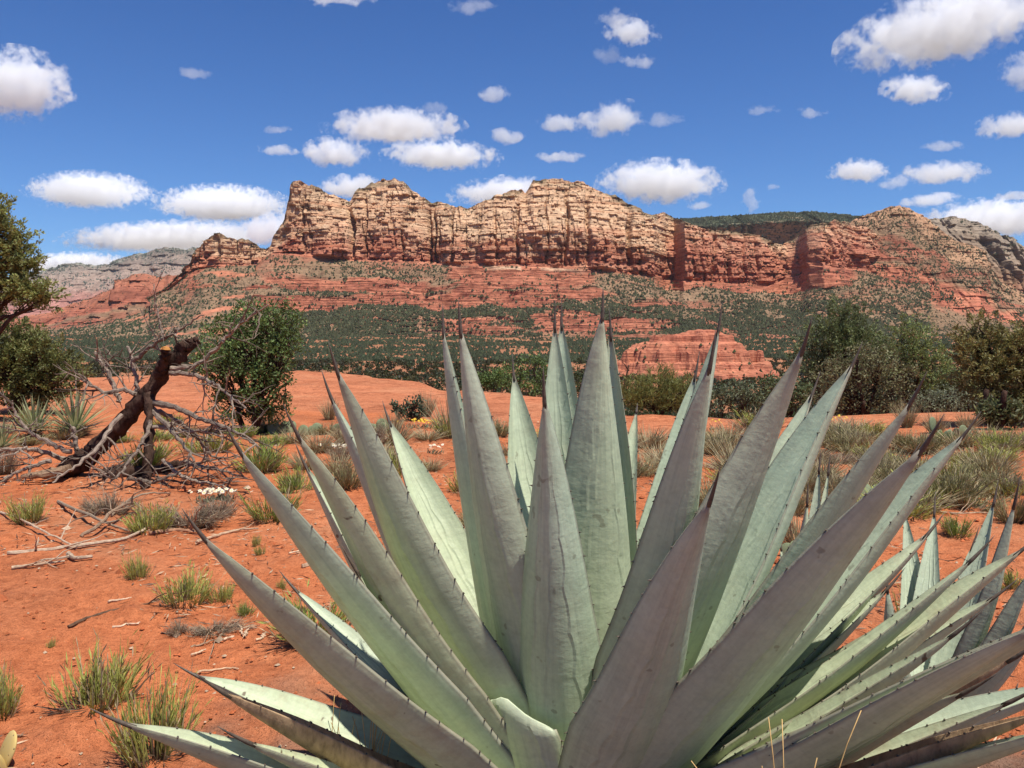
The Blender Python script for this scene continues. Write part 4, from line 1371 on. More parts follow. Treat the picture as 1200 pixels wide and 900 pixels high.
def ground_at(px, Y):
    x = U(px) * Y
    return np.array([x, Y, float(H(x, Y))])


JUN = (0.25, 0.265, 0.085)
OAK = (0.125, 0.18, 0.05)
OLIVE = (0.120, 0.125, 0.060)

# shrub oak on the slickrock beside the dead tree
b = ground_at(292, 11.0)
leafy('scrub_oak', 'rounded dark green leafy shrub rising behind the dead tree', 'shrub', b,
      lobes_px(b, 11.0, [(262, 392, 30, 26), (292, 378, 30, 26), (325, 380, 32, 28), (340, 402, 22, 22), (258, 424, 28, 26), (292, 415, 34, 30), (325, 425, 26, 26), (280, 452, 28, 26), (308, 458, 26, 24), (318, 478, 22, 18), (268, 472, 20, 18), (290, 486, 30, 12), (255, 450, 16, 18), (335, 450, 14, 18)]),
      560, 20, (0.052, 0.026), OAK, trunk_r=0.035, trunks=4, kind='oval', clump_r=0.10, trunk_h=0.35)
# junipers at the edge of the clearing, left
b = ground_at(-95, 12.0)
leafy('juniper_tree', 'tall yellow-green juniper with a leaning crown beside the yuccas', 'tree', b,
      lobes_px(b, 12.0, [(4, 254, 10, 14), (-14, 276, 18, 18), (10, 276, 14, 13), (26, 276, 9, 9), (4, 300, 18, 14), (30, 296, 12, 9), (34, 312, 10, 8), (14, 322, 18, 10), (-18, 318, 20, 16), (40, 338, 14, 9), (56, 346, 13, 8), (26, 344, 14, 9), (-5, 348, 18, 10), (-50, 300, 26, 40), (-70, 380, 40, 40), (-30, 250, 16, 18), (48, 358, 10, 6)]),
      520, 60, (0.058, 0.026), JUN, trunk_r=0.14, clump_r=0.14, trunk_h=0.9)
b = ground_at(20, 13.5)
leafy('juniper_tree', 'low dense dark juniper just behind the yuccas', 'tree', b,
      lobes_px(b, 13.5, [(0, 395, 24, 22), (25, 410, 26, 24), (50, 418, 24, 22), (70, 432, 20, 16), (10, 435, 30, 24), (48, 448, 30, 22), (88, 438, 14, 12), (-30, 430, 34, 40), (20, 462, 34, 18), (70, 458, 20, 14)]),
      420, 48, (0.060, 0.028), (0.17, 0.18, 0.058), trunk_r=0.12, clump_r=0.15, trunk_h=0.5)
# trees along the rim, right
b = ground_at(988, 19.5)
leafy('pinyon_pine', 'tallest dark green pine on the rim, standing behind the broad olive shrub', 'tree', b,
      lobes_px(b, 19.5, [(988, 366, 12, 12), (972, 380, 18, 14), (1003, 382, 16, 14), (985, 395, 24, 16), (962, 402, 22, 16), (1012, 400, 20, 16), (990, 415, 34, 18), (955, 425, 18, 20), (1022, 418, 18, 16), (985, 440, 40, 20)]),
      330, 42, (0.085, 0.03), (0.145, 0.17, 0.062), trunk_r=0.16, clump_r=0.22, trunk_h=1.6)
b = ground_at(1062, 21.0)
leafy('pinyon_pine', 'bright green bushy pine on the rim between the tallest pine and the leaning juniper', 'tree', b,
      lobes_px(b, 21.0, [(1064, 390, 16, 12), (1050, 402, 18, 14), (1078, 404, 18, 12), (1062, 420, 28, 16), (1090, 428, 22, 16), (1040, 430, 20, 18), (1105, 440, 16, 14), (1070, 445, 36, 18), (1095, 462, 26, 16)]),
      260, 28, (0.095, 0.036), (0.20, 0.23, 0.072), trunk_r=0.14, clump_r=0.24, trunk_h=1.5)
b = ground_at(1012, 15.0)
leafy('manzanita_shrub', 'broad olive-brown shrub with pale leaf undersides on the rim', 'shrub', b,
      lobes_px(b, 15.0, [(975, 440, 24, 20), (1000, 425, 26, 20), (1030, 425, 26, 20), (1055, 440, 22, 20), (965, 462, 22, 16), (1005, 455, 34, 20), (1045, 462, 26, 16), (985, 472, 26, 10), (1025, 474, 30, 10)]),
      330, 16, (0.062, 0.030), (0.19, 0.18, 0.085), trunk_r=0.04, trunks=4, kind='oval', clump_r=0.14, trunk_h=0.3, colvar=0.4)
b = ground_at(1105, 15.2)
leafy('sage_shrub', 'low rounded grey-green shrub beside the broad olive one', 'shrub', b,
      lobes_px(b, 15.2, [(1085, 468, 18, 11), (1108, 464, 20, 12), (1128, 470, 16, 10), (1100, 474, 28, 7)]),
      130, 18, (0.055, 0.022), (0.23, 0.25, 0.15), trunk_r=0.025, trunks=3, kind='oval', clump_r=0.11, trunk_h=0.15)
b = ground_at(1172, 11.8)
leafy('juniper_tree', 'leaning brownish-green juniper with an open crown on the rim', 'tree', b,
      lobes_px(b, 11.8, [(1152, 386, 14, 12), (1142, 405, 20, 16), (1162, 408, 20, 18), (1135, 432, 20, 16), (1165, 435, 24, 18), (1195, 415, 22, 24), (1190, 450, 26, 18), (1150, 455, 20, 12), (1210, 392, 16, 16), (1230, 440, 30, 30), (1210, 478, 30, 14), (1185, 470, 16, 10)]),
      440, 46, (0.056, 0.026), (0.23, 0.205, 0.072), trunk_r=0.06, clump_r=0.13, lean=(-0.15, 0), trunk_h=0.55)
b = ground_at(1235, 14.5)
leafy('juniper_tree', 'dark juniper crowding against the leaning one', 'tree', b,
      lobes_px(b, 14.5, [(1205, 400, 18, 16), (1225, 385, 22, 20), (1215, 430, 24, 20), (1240, 430, 36, 30), (1205, 460, 20, 16)]),
      190, 30, (0.055, 0.026), (0.17, 0.175, 0.065), trunk_r=0.10, clump_r=0.16, trunk_h=0.5)
# scrub just over the rim, middle
for (px, Y, lb, lab, nm, cc, knd) in (
        (622, 21.0, [(600, 440, 18, 14), (625, 432, 20, 16), (645, 442, 16, 14), (612, 456, 22, 10)], 'leafy green scrub oak behind the short pale agave leaf tip', 'scrub_oak', OAK, 'oval'),
        (575, 22.5, [(560, 448, 16, 8), (582, 444, 18, 10)], 'small dark scrub oak tucked below the sloping rock shelf', 'scrub_oak', OAK, 'oval'),
        (690, 19.0, [(675, 448, 16, 14), (700, 444, 18, 16), (715, 455, 14, 12)], 'dark scrub oak beside a burnt snag on the rim', 'scrub_oak', (0.09, 0.11, 0.042), 'oval'),
        (860, 19.0, [(840, 468, 20, 14), (865, 462, 22, 16), (890, 470, 18, 12)], 'grey-green shrub on the rim below the red knoll', 'sage_shrub', (0.15, 0.17, 0.09), 'oval'),
        (920, 18.0, [(905, 455, 20, 16), (930, 462, 22, 16), (915, 475, 24, 8)], 'bushy dark green shrub on the rim left of the broad olive one', 'scrub_oak', (0.105, 0.13, 0.05), 'oval'),
        (1172, 11.2, [(1160, 484, 10, 6), (1176, 482, 12, 7), (1190, 485, 10, 6)], 'small twiggy green shrub at the foot of the leaning juniper', 'scrub_oak', (0.13, 0.14, 0.055), 'oval'),
        (1125, 18.5, [(1115, 448, 16, 14), (1135, 445, 14, 14), (1125, 462, 20, 12)], 'bright green shrub between the bushy pine and the leaning juniper', 'scrub_oak', (0.15, 0.18, 0.06), 'oval'),
        (1150, 22.0, [(1130, 455, 18, 14), (1150, 448, 16, 14)], 'small green pine in the gap behind the grey-green shrub', 'pinyon_pine', (0.14, 0.165, 0.06), 'scale')):
    b = ground_at(px, Y)
    leafy(nm, lab, 'shrub' if nm != 'pinyon_pine' else 'tree', b, lobes_px(b, Y, lb), 110, 18, (0.075, 0.038), cc, trunk_r=0.04, trunks=2, kind=knd, clump_r=0.17, trunk_h=0.5)
b = ground_at(480, 12.2)
leafy('barberry_shrub', 'small blue-green shrub growing out of the orange rock shelf', 'shrub', b,
      lobes_px(b, 12.2, [(468, 477, 10, 8), (485, 472, 11, 8), (476, 487, 12, 7), (492, 484, 8, 7)]),
      60, 14, (0.045, 0.030), (0.075, 0.11, 0.06), trunk_r=0.012, trunks=3, kind='oval', clump_r=0.06, trunk_h=0.08)
# burnt snag
b = ground_at(735, 17.5)
mb_ = MB()
t0 = at(737, 428, 17.5) - b
mb_.tube(wiggle([0, 0, -0.05], t0, 9, 0.05), np.linspace(0.06, 0.015, 9), 7, wob=0.3)
for k in range(5):
    s0 = t0 * rng.uniform(0.4, 0.95)
    mb_.tube(wiggle(s0, s0 + np.array([rng.uniform(-0.3, 0.3), 0, rng.uniform(0.1, 0.35)]), 5, 0.1), np.linspace(0.02, 0.004, 5), 5)
tag(link('burnt_snag', mb_.mesh('burnt_snag', M_bark, True), None, b), 'thin blackened snag standing on the rim', 'dead tree')


# ------------------------------------------------------------------ the fallen dead tree
def dead_tree():
    D0 = 7.3
    b = ground_at(90, D0)
    root = empty('dead_tree', b)
    tag(root, 'fallen dead tree with a dark trunk and a tangle of grey branches', 'dead tree')
    k = D0 / FPX
    gz = lambda p: max(0.01, 0)
    def pl(pts, dep):
        out = []
        for i, (x, y) in enumerate(pts):
            dd = dep if np.isscalar(dep) else np.interp(i / (len(pts) - 1), np.linspace(0, 1, len(dep)), dep)
            p = at(x, y, D0 + dd)
            p[2] = max(p[2], float(H(p[0], p[1])) + 0.01)
            out.append(p - b)
        P = np.array(out)
        # smooth resample
        t = np.linspace(0, 1, len(P)); tt = np.linspace(0, 1, len(P) * 5)
        Q = np.stack([np.interp(tt, t, P[:, i]) for i in range(3)], -1)
        for _ in range(3):
            Q[1:-1] = (Q[:-2] + 2 * Q[1:-1] + Q[2:]) / 4
        return Q + rng.normal(size=Q.shape) * 0.006
    tr = MB()
    P = pl([(80, 552), (100, 536), (122, 518), (150, 490), (172, 462), (195, 430), (212, 412), (224, 402), (231, 396)], [0.0, -0.2])
    r = np.interp(np.linspace(0, 1, len(P)), [0, 0.15, 0.5, 0.8, 1], [14, 10.5, 9, 7.5, 2.5]) * k
    tr.tube(P, r, 16, wob=0.30)
    P2 = pl([(186, 440), (192, 424), (196, 410)], [-0.2, -0.3])
    tr.tube(P2, np.linspace(6.5, 4.5, len(P2)) * k, 9, wob=0.3)
    P3 = pl([(173, 460), (176, 495), (173, 535), (171, 578)], [-0.15, -0.5])
    tr.tube(P3, np.linspace(6, 4.5, len(P3)) * k, 8, wob=0.35)
    P4 = pl([(120, 556), (150, 556), (180, 552), (205, 545), (222, 543)], [-0.1, 0.1])
    tr.tube(P4, np.linspace(10, 3, len(P4)) * k, 8, wob=0.35)
    for a in range(len(tr.V)):
        v = tr.V[a]
        tr.V[a] = v + (np.stack([fbm(v[:, 0] * 18, v[:, 1] * 18, v[:, 2] * 18, 3, 600 + q) for q in range(3)], -1) - 0.5) * 0.065
    link('trunk', tr.mesh('trunk', M_bark, True), root)
    cap = MB()
    e = P2[-1]
    cap.tube([e, e + np.array([0.002, 0, 0.02])], [5.5 * k, 3.5 * k], 9, C=(1.2, 0.7, 0.28), wob=0.3)
    o = link('broken_end', cap.mesh('broken_end', M_stick, False), root)
    o['label'] = 'fresh orange broken end of a limb'
    def twigs(mb, P, r0, level, dens, L0):
        n = int(dens * len(P))
        for _ in range(n):
            i = rng.integers(len(P) // 5, len(P) - 1)
            d = unit(P[i + 1] - P[i])
            nd = unit(d * 0.7 + rand_dirs(1)[0] * 0.9 + np.array([0, 0, -0.1]))
            L = L0 * rng.uniform(0.4, 1.2)
            Q = wiggle(P[i], P[i] + nd * L, 6, 0.08)
            Q[:, 2] = np.maximum(Q[:, 2], 0.005)
            rr = min(r0 * 0.5, 0.008 * (1.2 if level == 0 else 0.65))
            g = rng.uniform(0.35, 1.25)
            mb.tube(Q, np.linspace(rr, 0.0018, 6), 5, C=(g, g * 0.97, g * 0.93), cap=False)
            if level == 0:
                twigs(mb, Q, rr, 1, 0.55, L0 * 0.55)
    B_ = [
        ([(140, 470), (133, 450), (124, 430), (116, 422), (111, 412)], [0.0, 0.1], 5, 2),
        ([(166, 464), (145, 455), (128, 462), (113, 455), (98, 447)], [-0.1, -0.3], 4.5, 2),
        ([(159, 472), (160, 445), (155, 420), (149, 406)], [0.0, 0.1], 5, 2.5),
        ([(157, 424), (176, 405), (195, 396), (215, 384), (238, 368)], [0.0, -0.2], 4.5, 1.2),
        ([(193, 398), (186, 375), (181, 350), (180, 331)], [-0.1, -0.1], 2.2, 0.8),
        ([(200, 432), (225, 430), (248, 415), (265, 395), (285, 377), (313, 358)], [-0.2, -0.5], 5, 1.4),
        ([(198, 436), (222, 438), (245, 446), (265, 460), (286, 476)], [-0.2, -0.6], 5, 1.5),
        ([(182, 472), (210, 478), (232, 490), (255, 498), (280, 508), (302, 524)], [-0.2, -0.9], 6, 1.5),
        ([(178, 482), (198, 500), (214, 520), (228, 540)], [-0.2, -0.8], 5.5, 2),
        ([(176, 478), (200, 488), (225, 505), (245, 530), (262, 545)], [-0.1, 0.4], 5, 1.5),
        ([(82, 530), (60, 520), (40, 510), (22, 494), (13, 470)], [-0.1, -0.2], 5, 2),
        ([(78, 540), (52, 528), (28, 526), (-5, 528)], [0, -0.3], 5, 3),
        ([(140, 486), (126, 508), (108, 530), (90, 546), (60, 566)], [-0.2, -0.9], 4.5, 1.5),
        ([(176, 492), (170, 515), (155, 538), (140, 556), (128, 566)], [-0.3, -0.8], 4, 1.5),
        ([(215, 540), (240, 548), (262, 552), (290, 560)], [-0.2, -0.4], 4, 1.2),
        ([(180, 500), (215, 505), (240, 506), (262, 512)], [-0.3, -0.5], 4, 1.4),
        ([(60, 540), (40, 545), (20, 553), (5, 560)], [-0.2, -0.3], 4.5, 2),
        ([(190, 540), (215, 560), (240, 566), (270, 572)], [-0.4, -0.7], 3.5, 1.2),
        ([(150, 560), (180, 566), (215, 552), (245, 535)], [-0.5, -0.8], 3.5, 1.2),
        ([(95, 545), (88, 520), (86, 500)], [0.1, 0.1], 5, 4),
    ]
    for pts, dep, r0, r1 in B_:
        mb = MB()
        Q = pl(pts, dep)
        g = rng.uniform(0.6, 1.2)
        mb.tube(Q, np.linspace(r0, r1, len(Q)) * k * 0.62, 7, C=(g, g * 0.98, g * 0.96), wob=0.3)
        twigs(mb, Q, r0 * k * 0.62, 0, 0.36, 0.32)
        link('branch', mb.mesh('branch', M_deadwood, False), root)
    # shredded root mass at the foot
    for i in range(7):
        mb = MB()
        a = ground_at(70 + i * 3, D0 - 0.25 + 0.05 * i) - b
        e = ground_at(20 + i * 9, D0 - 0.4 + 0.1 * i) - b
        a[2] += 0.10; e[2] += rng.uniform(0.02, 0.10)
        mb.tube(wiggle(a, e, 9, 0.07), np.linspace(0.035, 0.018, 9), 7, C=(0.95, 0.78, 0.62), wob=0.4)
        link('root', mb.mesh('root', M_deadwood, False), root)


dead_tree()


# fallen branches on the soil
def fallen(name, label, pts, r0, r1, colr=(1, 1, 1), group=None, twig=3, cat='branch', lift=0.0, mat=None):
    W_ = np.array([G(x, y) for x, y in pts])
    t = np.linspace(0, 1, len(W_)); tt = np.linspace(0, 1, len(W_) * 4)
    Q = np.stack([np.interp(tt, t, W_[:, i]) for i in range(3)], -1)
    for _ in range(2):
        Q[1:-1] = (Q[:-2] + 2 * Q[1:-1] + Q[2:]) / 4
    Q += rng.normal(size=Q.shape) * 0.005
    Q[:, 2] = H(Q[:, 0], Q[:, 1]) + r0 * 0.7 + lift * np.sin(tt * math.pi) + 0.004
    b = Q[0].copy()
    mb = MB()
    r0, r1 = r0 * 0.72, r1 * 0.6
    mb.tube(Q - b, np.linspace(r0, r1, len(Q)), 7, C=colr, wob=0.3)
    for _ in range(twig):
        i = rng.integers(2, len(Q) - 2)
        d = unit(unit(Q[i + 1] - Q[i]) * 0.7 + rand_dirs(1, 0.25)[0] * 0.8)
        e = Q[i] + d * rng.uniform(0.08, 0.28)
        e[2] = max(e[2], float(H(e[0], e[1])) + 0.004)
        mb.tube(wiggle(Q[i], e, 5, 0.12) - b, np.linspace(r1 * 0.9, 0.002, 5), 5, C=colr, cap=False)
    o = link(name, mb.mesh(name, mat or M_stick, False), None, b)
    tag(o, label, cat, group)


GB = 'fallen branches heaped below the dead tree'
fallen('fallen_branch', 'long pale curved branch lying lowest in the heap below the dead tree', [(10, 652), (60, 648), (110, 640), (150, 634), (172, 622)], 0.020, 0.014, (1.2, 1.15, 1.1), GB)
fallen('fallen_branch', 'grey forked branch at the top of the heap below the dead tree', [(70, 590), (95, 610), (120, 622), (148, 624)], 0.018, 0.012, (0.7, 0.68, 0.66), GB, 5, lift=0.05)
fallen('fallen_branch', 'thin pale branch sticking out of the heap over bare soil', [(0, 602), (30, 618), (60, 634), (90, 645)], 0.012, 0.008, (1.3, 1.25, 1.2), GB, 4, lift=0.03)
fallen('fallen_branch', 'brown bent branch in the middle of the heap', [(95, 632), (118, 628), (140, 610), (160, 600), (172, 612)], 0.018, 0.012, (0.75, 0.65, 0.58), GB, 5, lift=0.08)
fallen('fallen_branch', 'short stout branch end lying clear of the heap', [(78, 652), (90, 658), (108, 656)], 0.020, 0.016, (1.1, 1.05, 1.0), GB, 2)
fallen('fallen_branch', 'flaky pale branch along the lower edge of the heap', [(15, 668), (45, 664), (75, 660)], 0.013, 0.009, (1.2, 1.1, 1.0), GB, 3)
fallen('fallen_branch', 'reddish weathered branch beside the grey twig bushes', [(175, 628), (205, 624), (235, 626)], 0.020, 0.015, (0.9, 0.62, 0.5), GB, 2)
fallen('fallen_branch', 'grey branch arching over the heap', [(130, 606), (150, 596), (175, 588), (200, 580)], 0.014, 0.008, (0.8, 0.78, 0.74), GB, 5, lift=0.06)
fallen('stick', 'long dark stick lying on bare red soil behind the feathery bushes', [(80, 738), (105, 725), (140, 717), (175, 710), (197, 700)], 0.011, 0.006, (0.34, 0.26, 0.22), None, 1, 'stick')
fallen('stick', 'bleached stick pointing at the long dark stick', [(132, 738), (148, 734), (165, 732)], 0.007, 0.005, (1.7, 1.6, 1.5), None, 0, 'stick')
fallen('stick', 'flat bleached splinter near the small forked bush', [(127, 707), (142, 705), (156, 702)], 0.008, 0.005, (1.7, 1.65, 1.55), None, 0, 'stick')
fallen('stick', 'pale straight stick lying at the foot of the white flowers', [(230, 638), (255, 630), (280, 623), (303, 622)], 0.016, 0.010, (1.25, 1.1, 0.95), None, 1, 'stick')
fallen('stick', 'thick pale stick end beside the green bush under the left agave leaves', [(354, 668), (370, 664), (385, 660)], 0.022, 0.018, (1.0, 0.85, 0.75), None, 0, 'stick')
fallen('stick', 'thin twig lying among dry debris near the pale splinters', [(225, 760), (240, 756), (262, 750)], 0.006, 0.003, (0.9, 0.8, 0.7), None, 2, 'stick')
fallen('stick', 'stick on the soil below the left agave leaves', [(232, 790), (255, 787), (281, 785)], 0.006, 0.005, (1.5, 1.3, 1.1), None, 0, 'stick')
for (a, b_) in (((280, 735), (288, 748)), ((288, 745), (292, 738)), ((303, 752), (315, 738)), ((262, 752), (275, 748)), ((340, 650), (370, 642)), ((225, 770), (240, 764))):
    fallen('wood_chip', 'small bleached wood chip on the soil below the left agave leaves', [a, ((a[0] + b_[0]) / 2, (a[1] + b_[1]) / 2), b_], 0.007, 0.005, (1.7, 1.6, 1.45), 'bleached wood chips', 0, 'wood chip')
fallen('fallen_branch', 'grey fallen branch behind the young agave', [(1090, 600), (1120, 604), (1150, 602), (1170, 606)], 0.012, 0.007, (1.1, 1.0, 0.9), None, 4)
fallen('stick', 'dark thin stick on red soil between the huge agave and the young one', [(1078, 652), (1095, 655), (1112, 660)], 0.007, 0.005, (0.4, 0.3, 0.25), None, 1, 'stick')
fallen('stick', 'bleached twig curling on red soil beside the young agave', [(1085, 668), (1078, 660), (1084, 655), (1090, 656)], 0.004, 0.003, (1.6, 1.5, 1.4), None, 0, 'stick')


# ------------------------------------------------------------------ tufts: shared meshes, own objects
def tuft_mesh(kind, seed):
    """unit-size tuft (height 1, radius ~0.5)"""
    rs = np.random.default_rng(seed)
    if kind == 'broom':          # upright green stems with narrow leaves over a twiggy base
        nS, spread = 190, 0.58
        cA, cB = np.array([0.27, 0.29, 0.065]), np.array([0.42, 0.41, 0.11])
    elif kind == 'green':
        nS, spread = 260, 0.75
        cA, cB = np.array([0.20, 0.27, 0.055]), np.array([0.33, 0.38, 0.095])
    elif kind == 'grass':
        nS, spread = 260, 0.85
        cA, cB = np.array([0.26, 0.22, 0.11]), np.array([0.42, 0.35, 0.20])
    elif kind == 'sage':
        nS, spread = 330, 0.95
        cA, cB = np.array([0.20, 0.185, 0.075]), np.array([0.36, 0.31, 0.15])
    else:                        # grey twiggy
        nS, spread = 300, 1.1
        cA, cB = np.array([0.20, 0.145, 0.095]), np.array([0.34, 0.26, 0.18])
    mb = MB()
    an = rs.uniform(0, 2 * math.pi, nS); rr = np.sqrt(rs.random(nS)) * 0.20
    tilt = rs.random(nS) ** 0.75 * spread
    az = an + rs.normal(size=nS) * 0.5
    nC = 11                      # stems grow in sub-clumps of unequal height
    ci = rs.integers(0, nC, nS)
    ca_, ch_, cr_ = rs.uniform(0, 2 * math.pi, nC), rs.uniform(0.5, 1.0, nC), np.sqrt(rs.random(nC))
    if kind != 'grass':
        an = ca_[ci] + rs.normal(size=nS) * 0.35
        rr = cr_[ci] * 0.24 + rs.normal(size=nS) * 0.03
        tilt = np.clip(cr_[ci] * spread * 0.8 + rs.normal(size=nS) * 0.14, 0, 1.3)
        az = an + rs.normal(size=nS) * 0.3
    Lh = rs.uniform(0.5, 1.05, nS) * (ch_[ci] if kind != 'grass' else 1.0) * (1 - 0.2 * tilt / spread)
    base = np.stack([np.cos(an) * rr, np.sin(an) * rr, -0.02 + 0 * an], -1)
    d = np.stack([np.cos(az) * np.sin(tilt), np.sin(az) * np.sin(tilt), np.cos(tilt)], -1)
    bend = np.stack([np.cos(az), np.sin(az), -0.3 + 0 * az], -1) * (0.28 if kind == 'grass' else -0.05)
    side = unit(np.cross(d, rs.normal(size=(nS, 3))))
    w = (0.0075 if kind != 'grass' else 0.008) * rs.uniform(0.7, 1.3, nS)
    tt = np.array([0, 0.35, 0.7, 1.0])
    pts = base[:, None] + d[:, None] * (tt[None] * Lh[:, None])[..., None] + bend[:, None] * ((tt ** 2)[None] * Lh[:, None] * 0.5)[..., None]
    ww = w[:, None] * np.array([1.0, 0.9, 0.7])[None]
    V = np.concatenate([pts[:, :3] + side[:, None] * ww[..., None], pts[:, :3] - side[:, None] * ww[..., None], pts[:, 3:]], 1)
    q = np.array([(0, 3, 4, 1), (1, 4, 5, 2)]); tr = np.array([(2, 5, 6)])
    idx = (np.arange(nS) * 7)[:, None, None]
    cc = lerp(cA, cB, rs.random((nS, 1)))
    dry = rs.random((nS, 1)) < (0.25 if kind in ('sage', 'green') else 0.18)
    cc = np.where(dry, np.array([[0.42, 0.33, 0.19]]) * rs.uniform(0.5, 1.1, (nS, 1)), cc)
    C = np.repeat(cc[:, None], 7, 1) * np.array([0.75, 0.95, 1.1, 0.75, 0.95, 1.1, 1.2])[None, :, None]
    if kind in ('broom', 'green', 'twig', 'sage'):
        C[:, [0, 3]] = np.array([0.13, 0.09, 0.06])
    mb.add(V.reshape(-1, 3), (q[None] + idx).reshape(-1, 4), (tr[None] + idx).reshape(-1, 3), C.reshape(-1, 3))
    # leaflets / side twiglets along the stems
    nl = {'broom': 4, 'green': 4, 'grass': 0, 'sage': 4, 'twig': 4}[kind]
    if nl:
        si = np.repeat(np.arange(nS), nl)
        t = rs.uniform(0.25, 0.95, len(si))
        P = base[si] + d[si] * (t * Lh[si])[:, None] + bend[si] * ((t ** 2) * Lh[si] * 0.5)[:, None]
        D = unit(d[si] * 0.9 + unit(rs.normal(size=(len(si), 3))) * (0.34 if kind != 'twig' else 0.95))
        st = rng.bit_generator.state
        V2, F2, C2 = leaf_quads(P, D, rs.uniform(0.08, 0.18, len(si)), rs.uniform(0.010, 0.017, len(si)) * (0.7 if kind == 'twig' else 1.0), cc[si] * rs.uniform(0.8, 1.3, (len(si), 1)))
        mb.add(V2, F2, None, C2)
    if kind != 'grass':          # dark twiggy litter at the foot
        n = 90
        a = rs.uniform(0, 6.28, n)
        P = np.stack([np.cos(a) * rs.random(n) * 0.3, np.sin(a) * rs.random(n) * 0.3, rs.random(n) * 0.08], -1)
        D = unit(np.stack([np.cos(a), np.sin(a), rs.uniform(0, 0.5, n)], -1))
        V2, F2, C2 = leaf_quads(P, D, rs.uniform(0.12, 0.3, n), np.full(n, 0.014), np.tile([0.13, 0.085, 0.055], (n, 1)))
        mb.add(V2, F2, None, C2)
    return mb.mesh(kind, M_blade)


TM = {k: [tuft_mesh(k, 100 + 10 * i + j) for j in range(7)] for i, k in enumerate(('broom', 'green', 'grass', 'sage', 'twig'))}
TN = {'broom': ('snakeweed_bush', 'bush'), 'green': ('snakeweed_bush', 'bush'), 'grass': ('grass_tuft', 'grass'), 'sage': ('sage_bush', 'bush'), 'twig': ('twig_bush', 'bush')}
_tc = [0]


def tuft(kind, px, py, wpx, hpx, label, group=None):
    p = G(px, py)
    k = p[1] / FPX
    nm, cat = TN[kind]
    _tc[0] += 1
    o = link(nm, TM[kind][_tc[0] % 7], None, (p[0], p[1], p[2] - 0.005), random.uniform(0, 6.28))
    spread = {'broom': 0.75, 'green': 0.9, 'grass': 1.15, 'sage': 1.1, 'twig': 1.2}[kind]
    o.scale = (wpx * k / (spread * 1.1),) * 2 + (hpx * k,)
    tag(o, label, cat, group)
    return o


# single bushes one can tell apart
tuft('broom', 108, 832, 105, 108, 'feathery green-yellow bush on a low soil hump, left of its lower twin')
tuft('broom', 182, 886, 95, 132, 'feathery green-yellow bush behind the lowest long agave leaf')
tuft('broom', -2, 838, 60, 80, 'feathery bush beside the yellowed dead cactus pad')
tuft('broom', 36, 612, 48, 46, 'small olive bush on bare soil between the fallen branches and the root mass')
tuft('broom', 162, 678, 34, 46, 'narrow upright green bush in front of the branch heap')
tuft('broom', 218, 706, 62, 58, 'sparse forked green bush on open soil')
tuft('broom', 260, 706, 32, 34, 'small green bush touching the sparse forked one')
tuft('green', 288, 722, 28, 26, 'tiny bright green tuft above the bleached wood chips')
tuft('green', 372, 748, 112, 78, 'dense bright green bush growing under the left agave leaves')
tuft('broom', 176, 622, 64, 46, 'olive bush growing through the branch heap')
tuft('green', 306, 552, 78, 50, 'bright green rounded bush at the tip of the longest left agave leaf')
tuft('green', 320, 610, 66, 58, 'upright bright green bush behind the longest left agave leaf')
tuft('green', 348, 576, 54, 42, 'bright green bush touching the upright one')
tuft('broom', 546, 578, 42, 36, 'yellow-green bush alone on soil between the left and middle agave leaves')
tuft('sage', 556, 618, 44, 30, 'low brownish bush just below the yellow-green one between agave leaves')
tuft('green', 170, 545, 70, 44, 'green bush behind the trunk of the dead tree')
tuft('green', 245, 530, 60, 34, 'green bush under the drooping grey branches')
tuft('twig', 128, 602, 84, 44, 'grey leafless twig bush above the branch heap')
tuft('twig', 225, 615, 100, 52, 'widest grey leafless twig bush in front of the dead tree')
tuft('twig', 5, 556, 50, 60, 'grey leafless twig bush at the dead tree roots')
tuft('twig', 255, 606, 60, 40, 'grey twig bush below the white flowers')
tuft('twig', 250, 742, 90, 20, 'flat mat of dry twigs around bleached wood chips')
tuft('twig', 210, 742, 36, 26, 'small dry leafless twig bush beside the long dark stick')
tuft('sage', 405, 572, 60, 46, 'grey-green bush below the second white flower mat')
tuft('sage', 455, 552, 70, 40, 'wide grey-green bush behind the left agave leaves')
tuft('grass', 528, 512, 60, 62, 'tall dry grass tuft at the foot of the rock shelf')
tuft('grass', 560, 520, 44, 60, 'tall dry grass tuft leaning against the upright agave leaves')
tuft('grass', 386, 492, 26, 36, 'thin dry grass tuft on the orange rock shelf')
tuft('grass', 500, 488, 30, 40, 'dry grass tuft touching the small blue-green shrub')
tuft('grass', 1063, 500, 34, 44, 'pale straw grass tuft standing on the rim')
b = ground_at(772, 14.6)
leafy('broom_bush', 'big olive broom-like bush on the rim below the red knoll', 'bush', b,
      lobes_px(b, 14.6, [(745, 464, 20, 16), (772, 456, 22, 18), (798, 462, 20, 16), (760, 474, 26, 10), (790, 476, 24, 10)]),
      260, 26, (0.11, 0.012), (0.21, 0.215, 0.062), trunk_r=0.02, trunks=5, up=1.6, clump_r=0.14, trunk_h=0.12)
tuft('grass', 934, 640, 70, 60, 'straw-coloured grass tuft between the right agave leaves')
tuft('green', 1120, 628, 52, 34, 'bright green bush behind the young agave')
tuft('green', 1070, 742, 40, 80, 'green bush wedged between the huge agave and the young one')
tuft('broom', 1185, 690, 50, 40, 'yellow-green bush behind the long right agave leaf')
tuft('sage', 1110, 588, 110, 66, 'widest grey-green bush on the right-hand soil')
tuft('sage', 1188, 612, 60, 56, 'grey-green bush right of the grey fallen branch')
tuft('grass', 1160, 560, 70, 50, 'dry brown grass tuft behind the widest grey-green bush')
tuft('grass', 868, 560, 80, 64, 'dry brown grass tuft left of the tall right agave leaves')
tuft('green', 1105, 520, 40, 20, 'low green tuft beside the flat cactus on the rim')
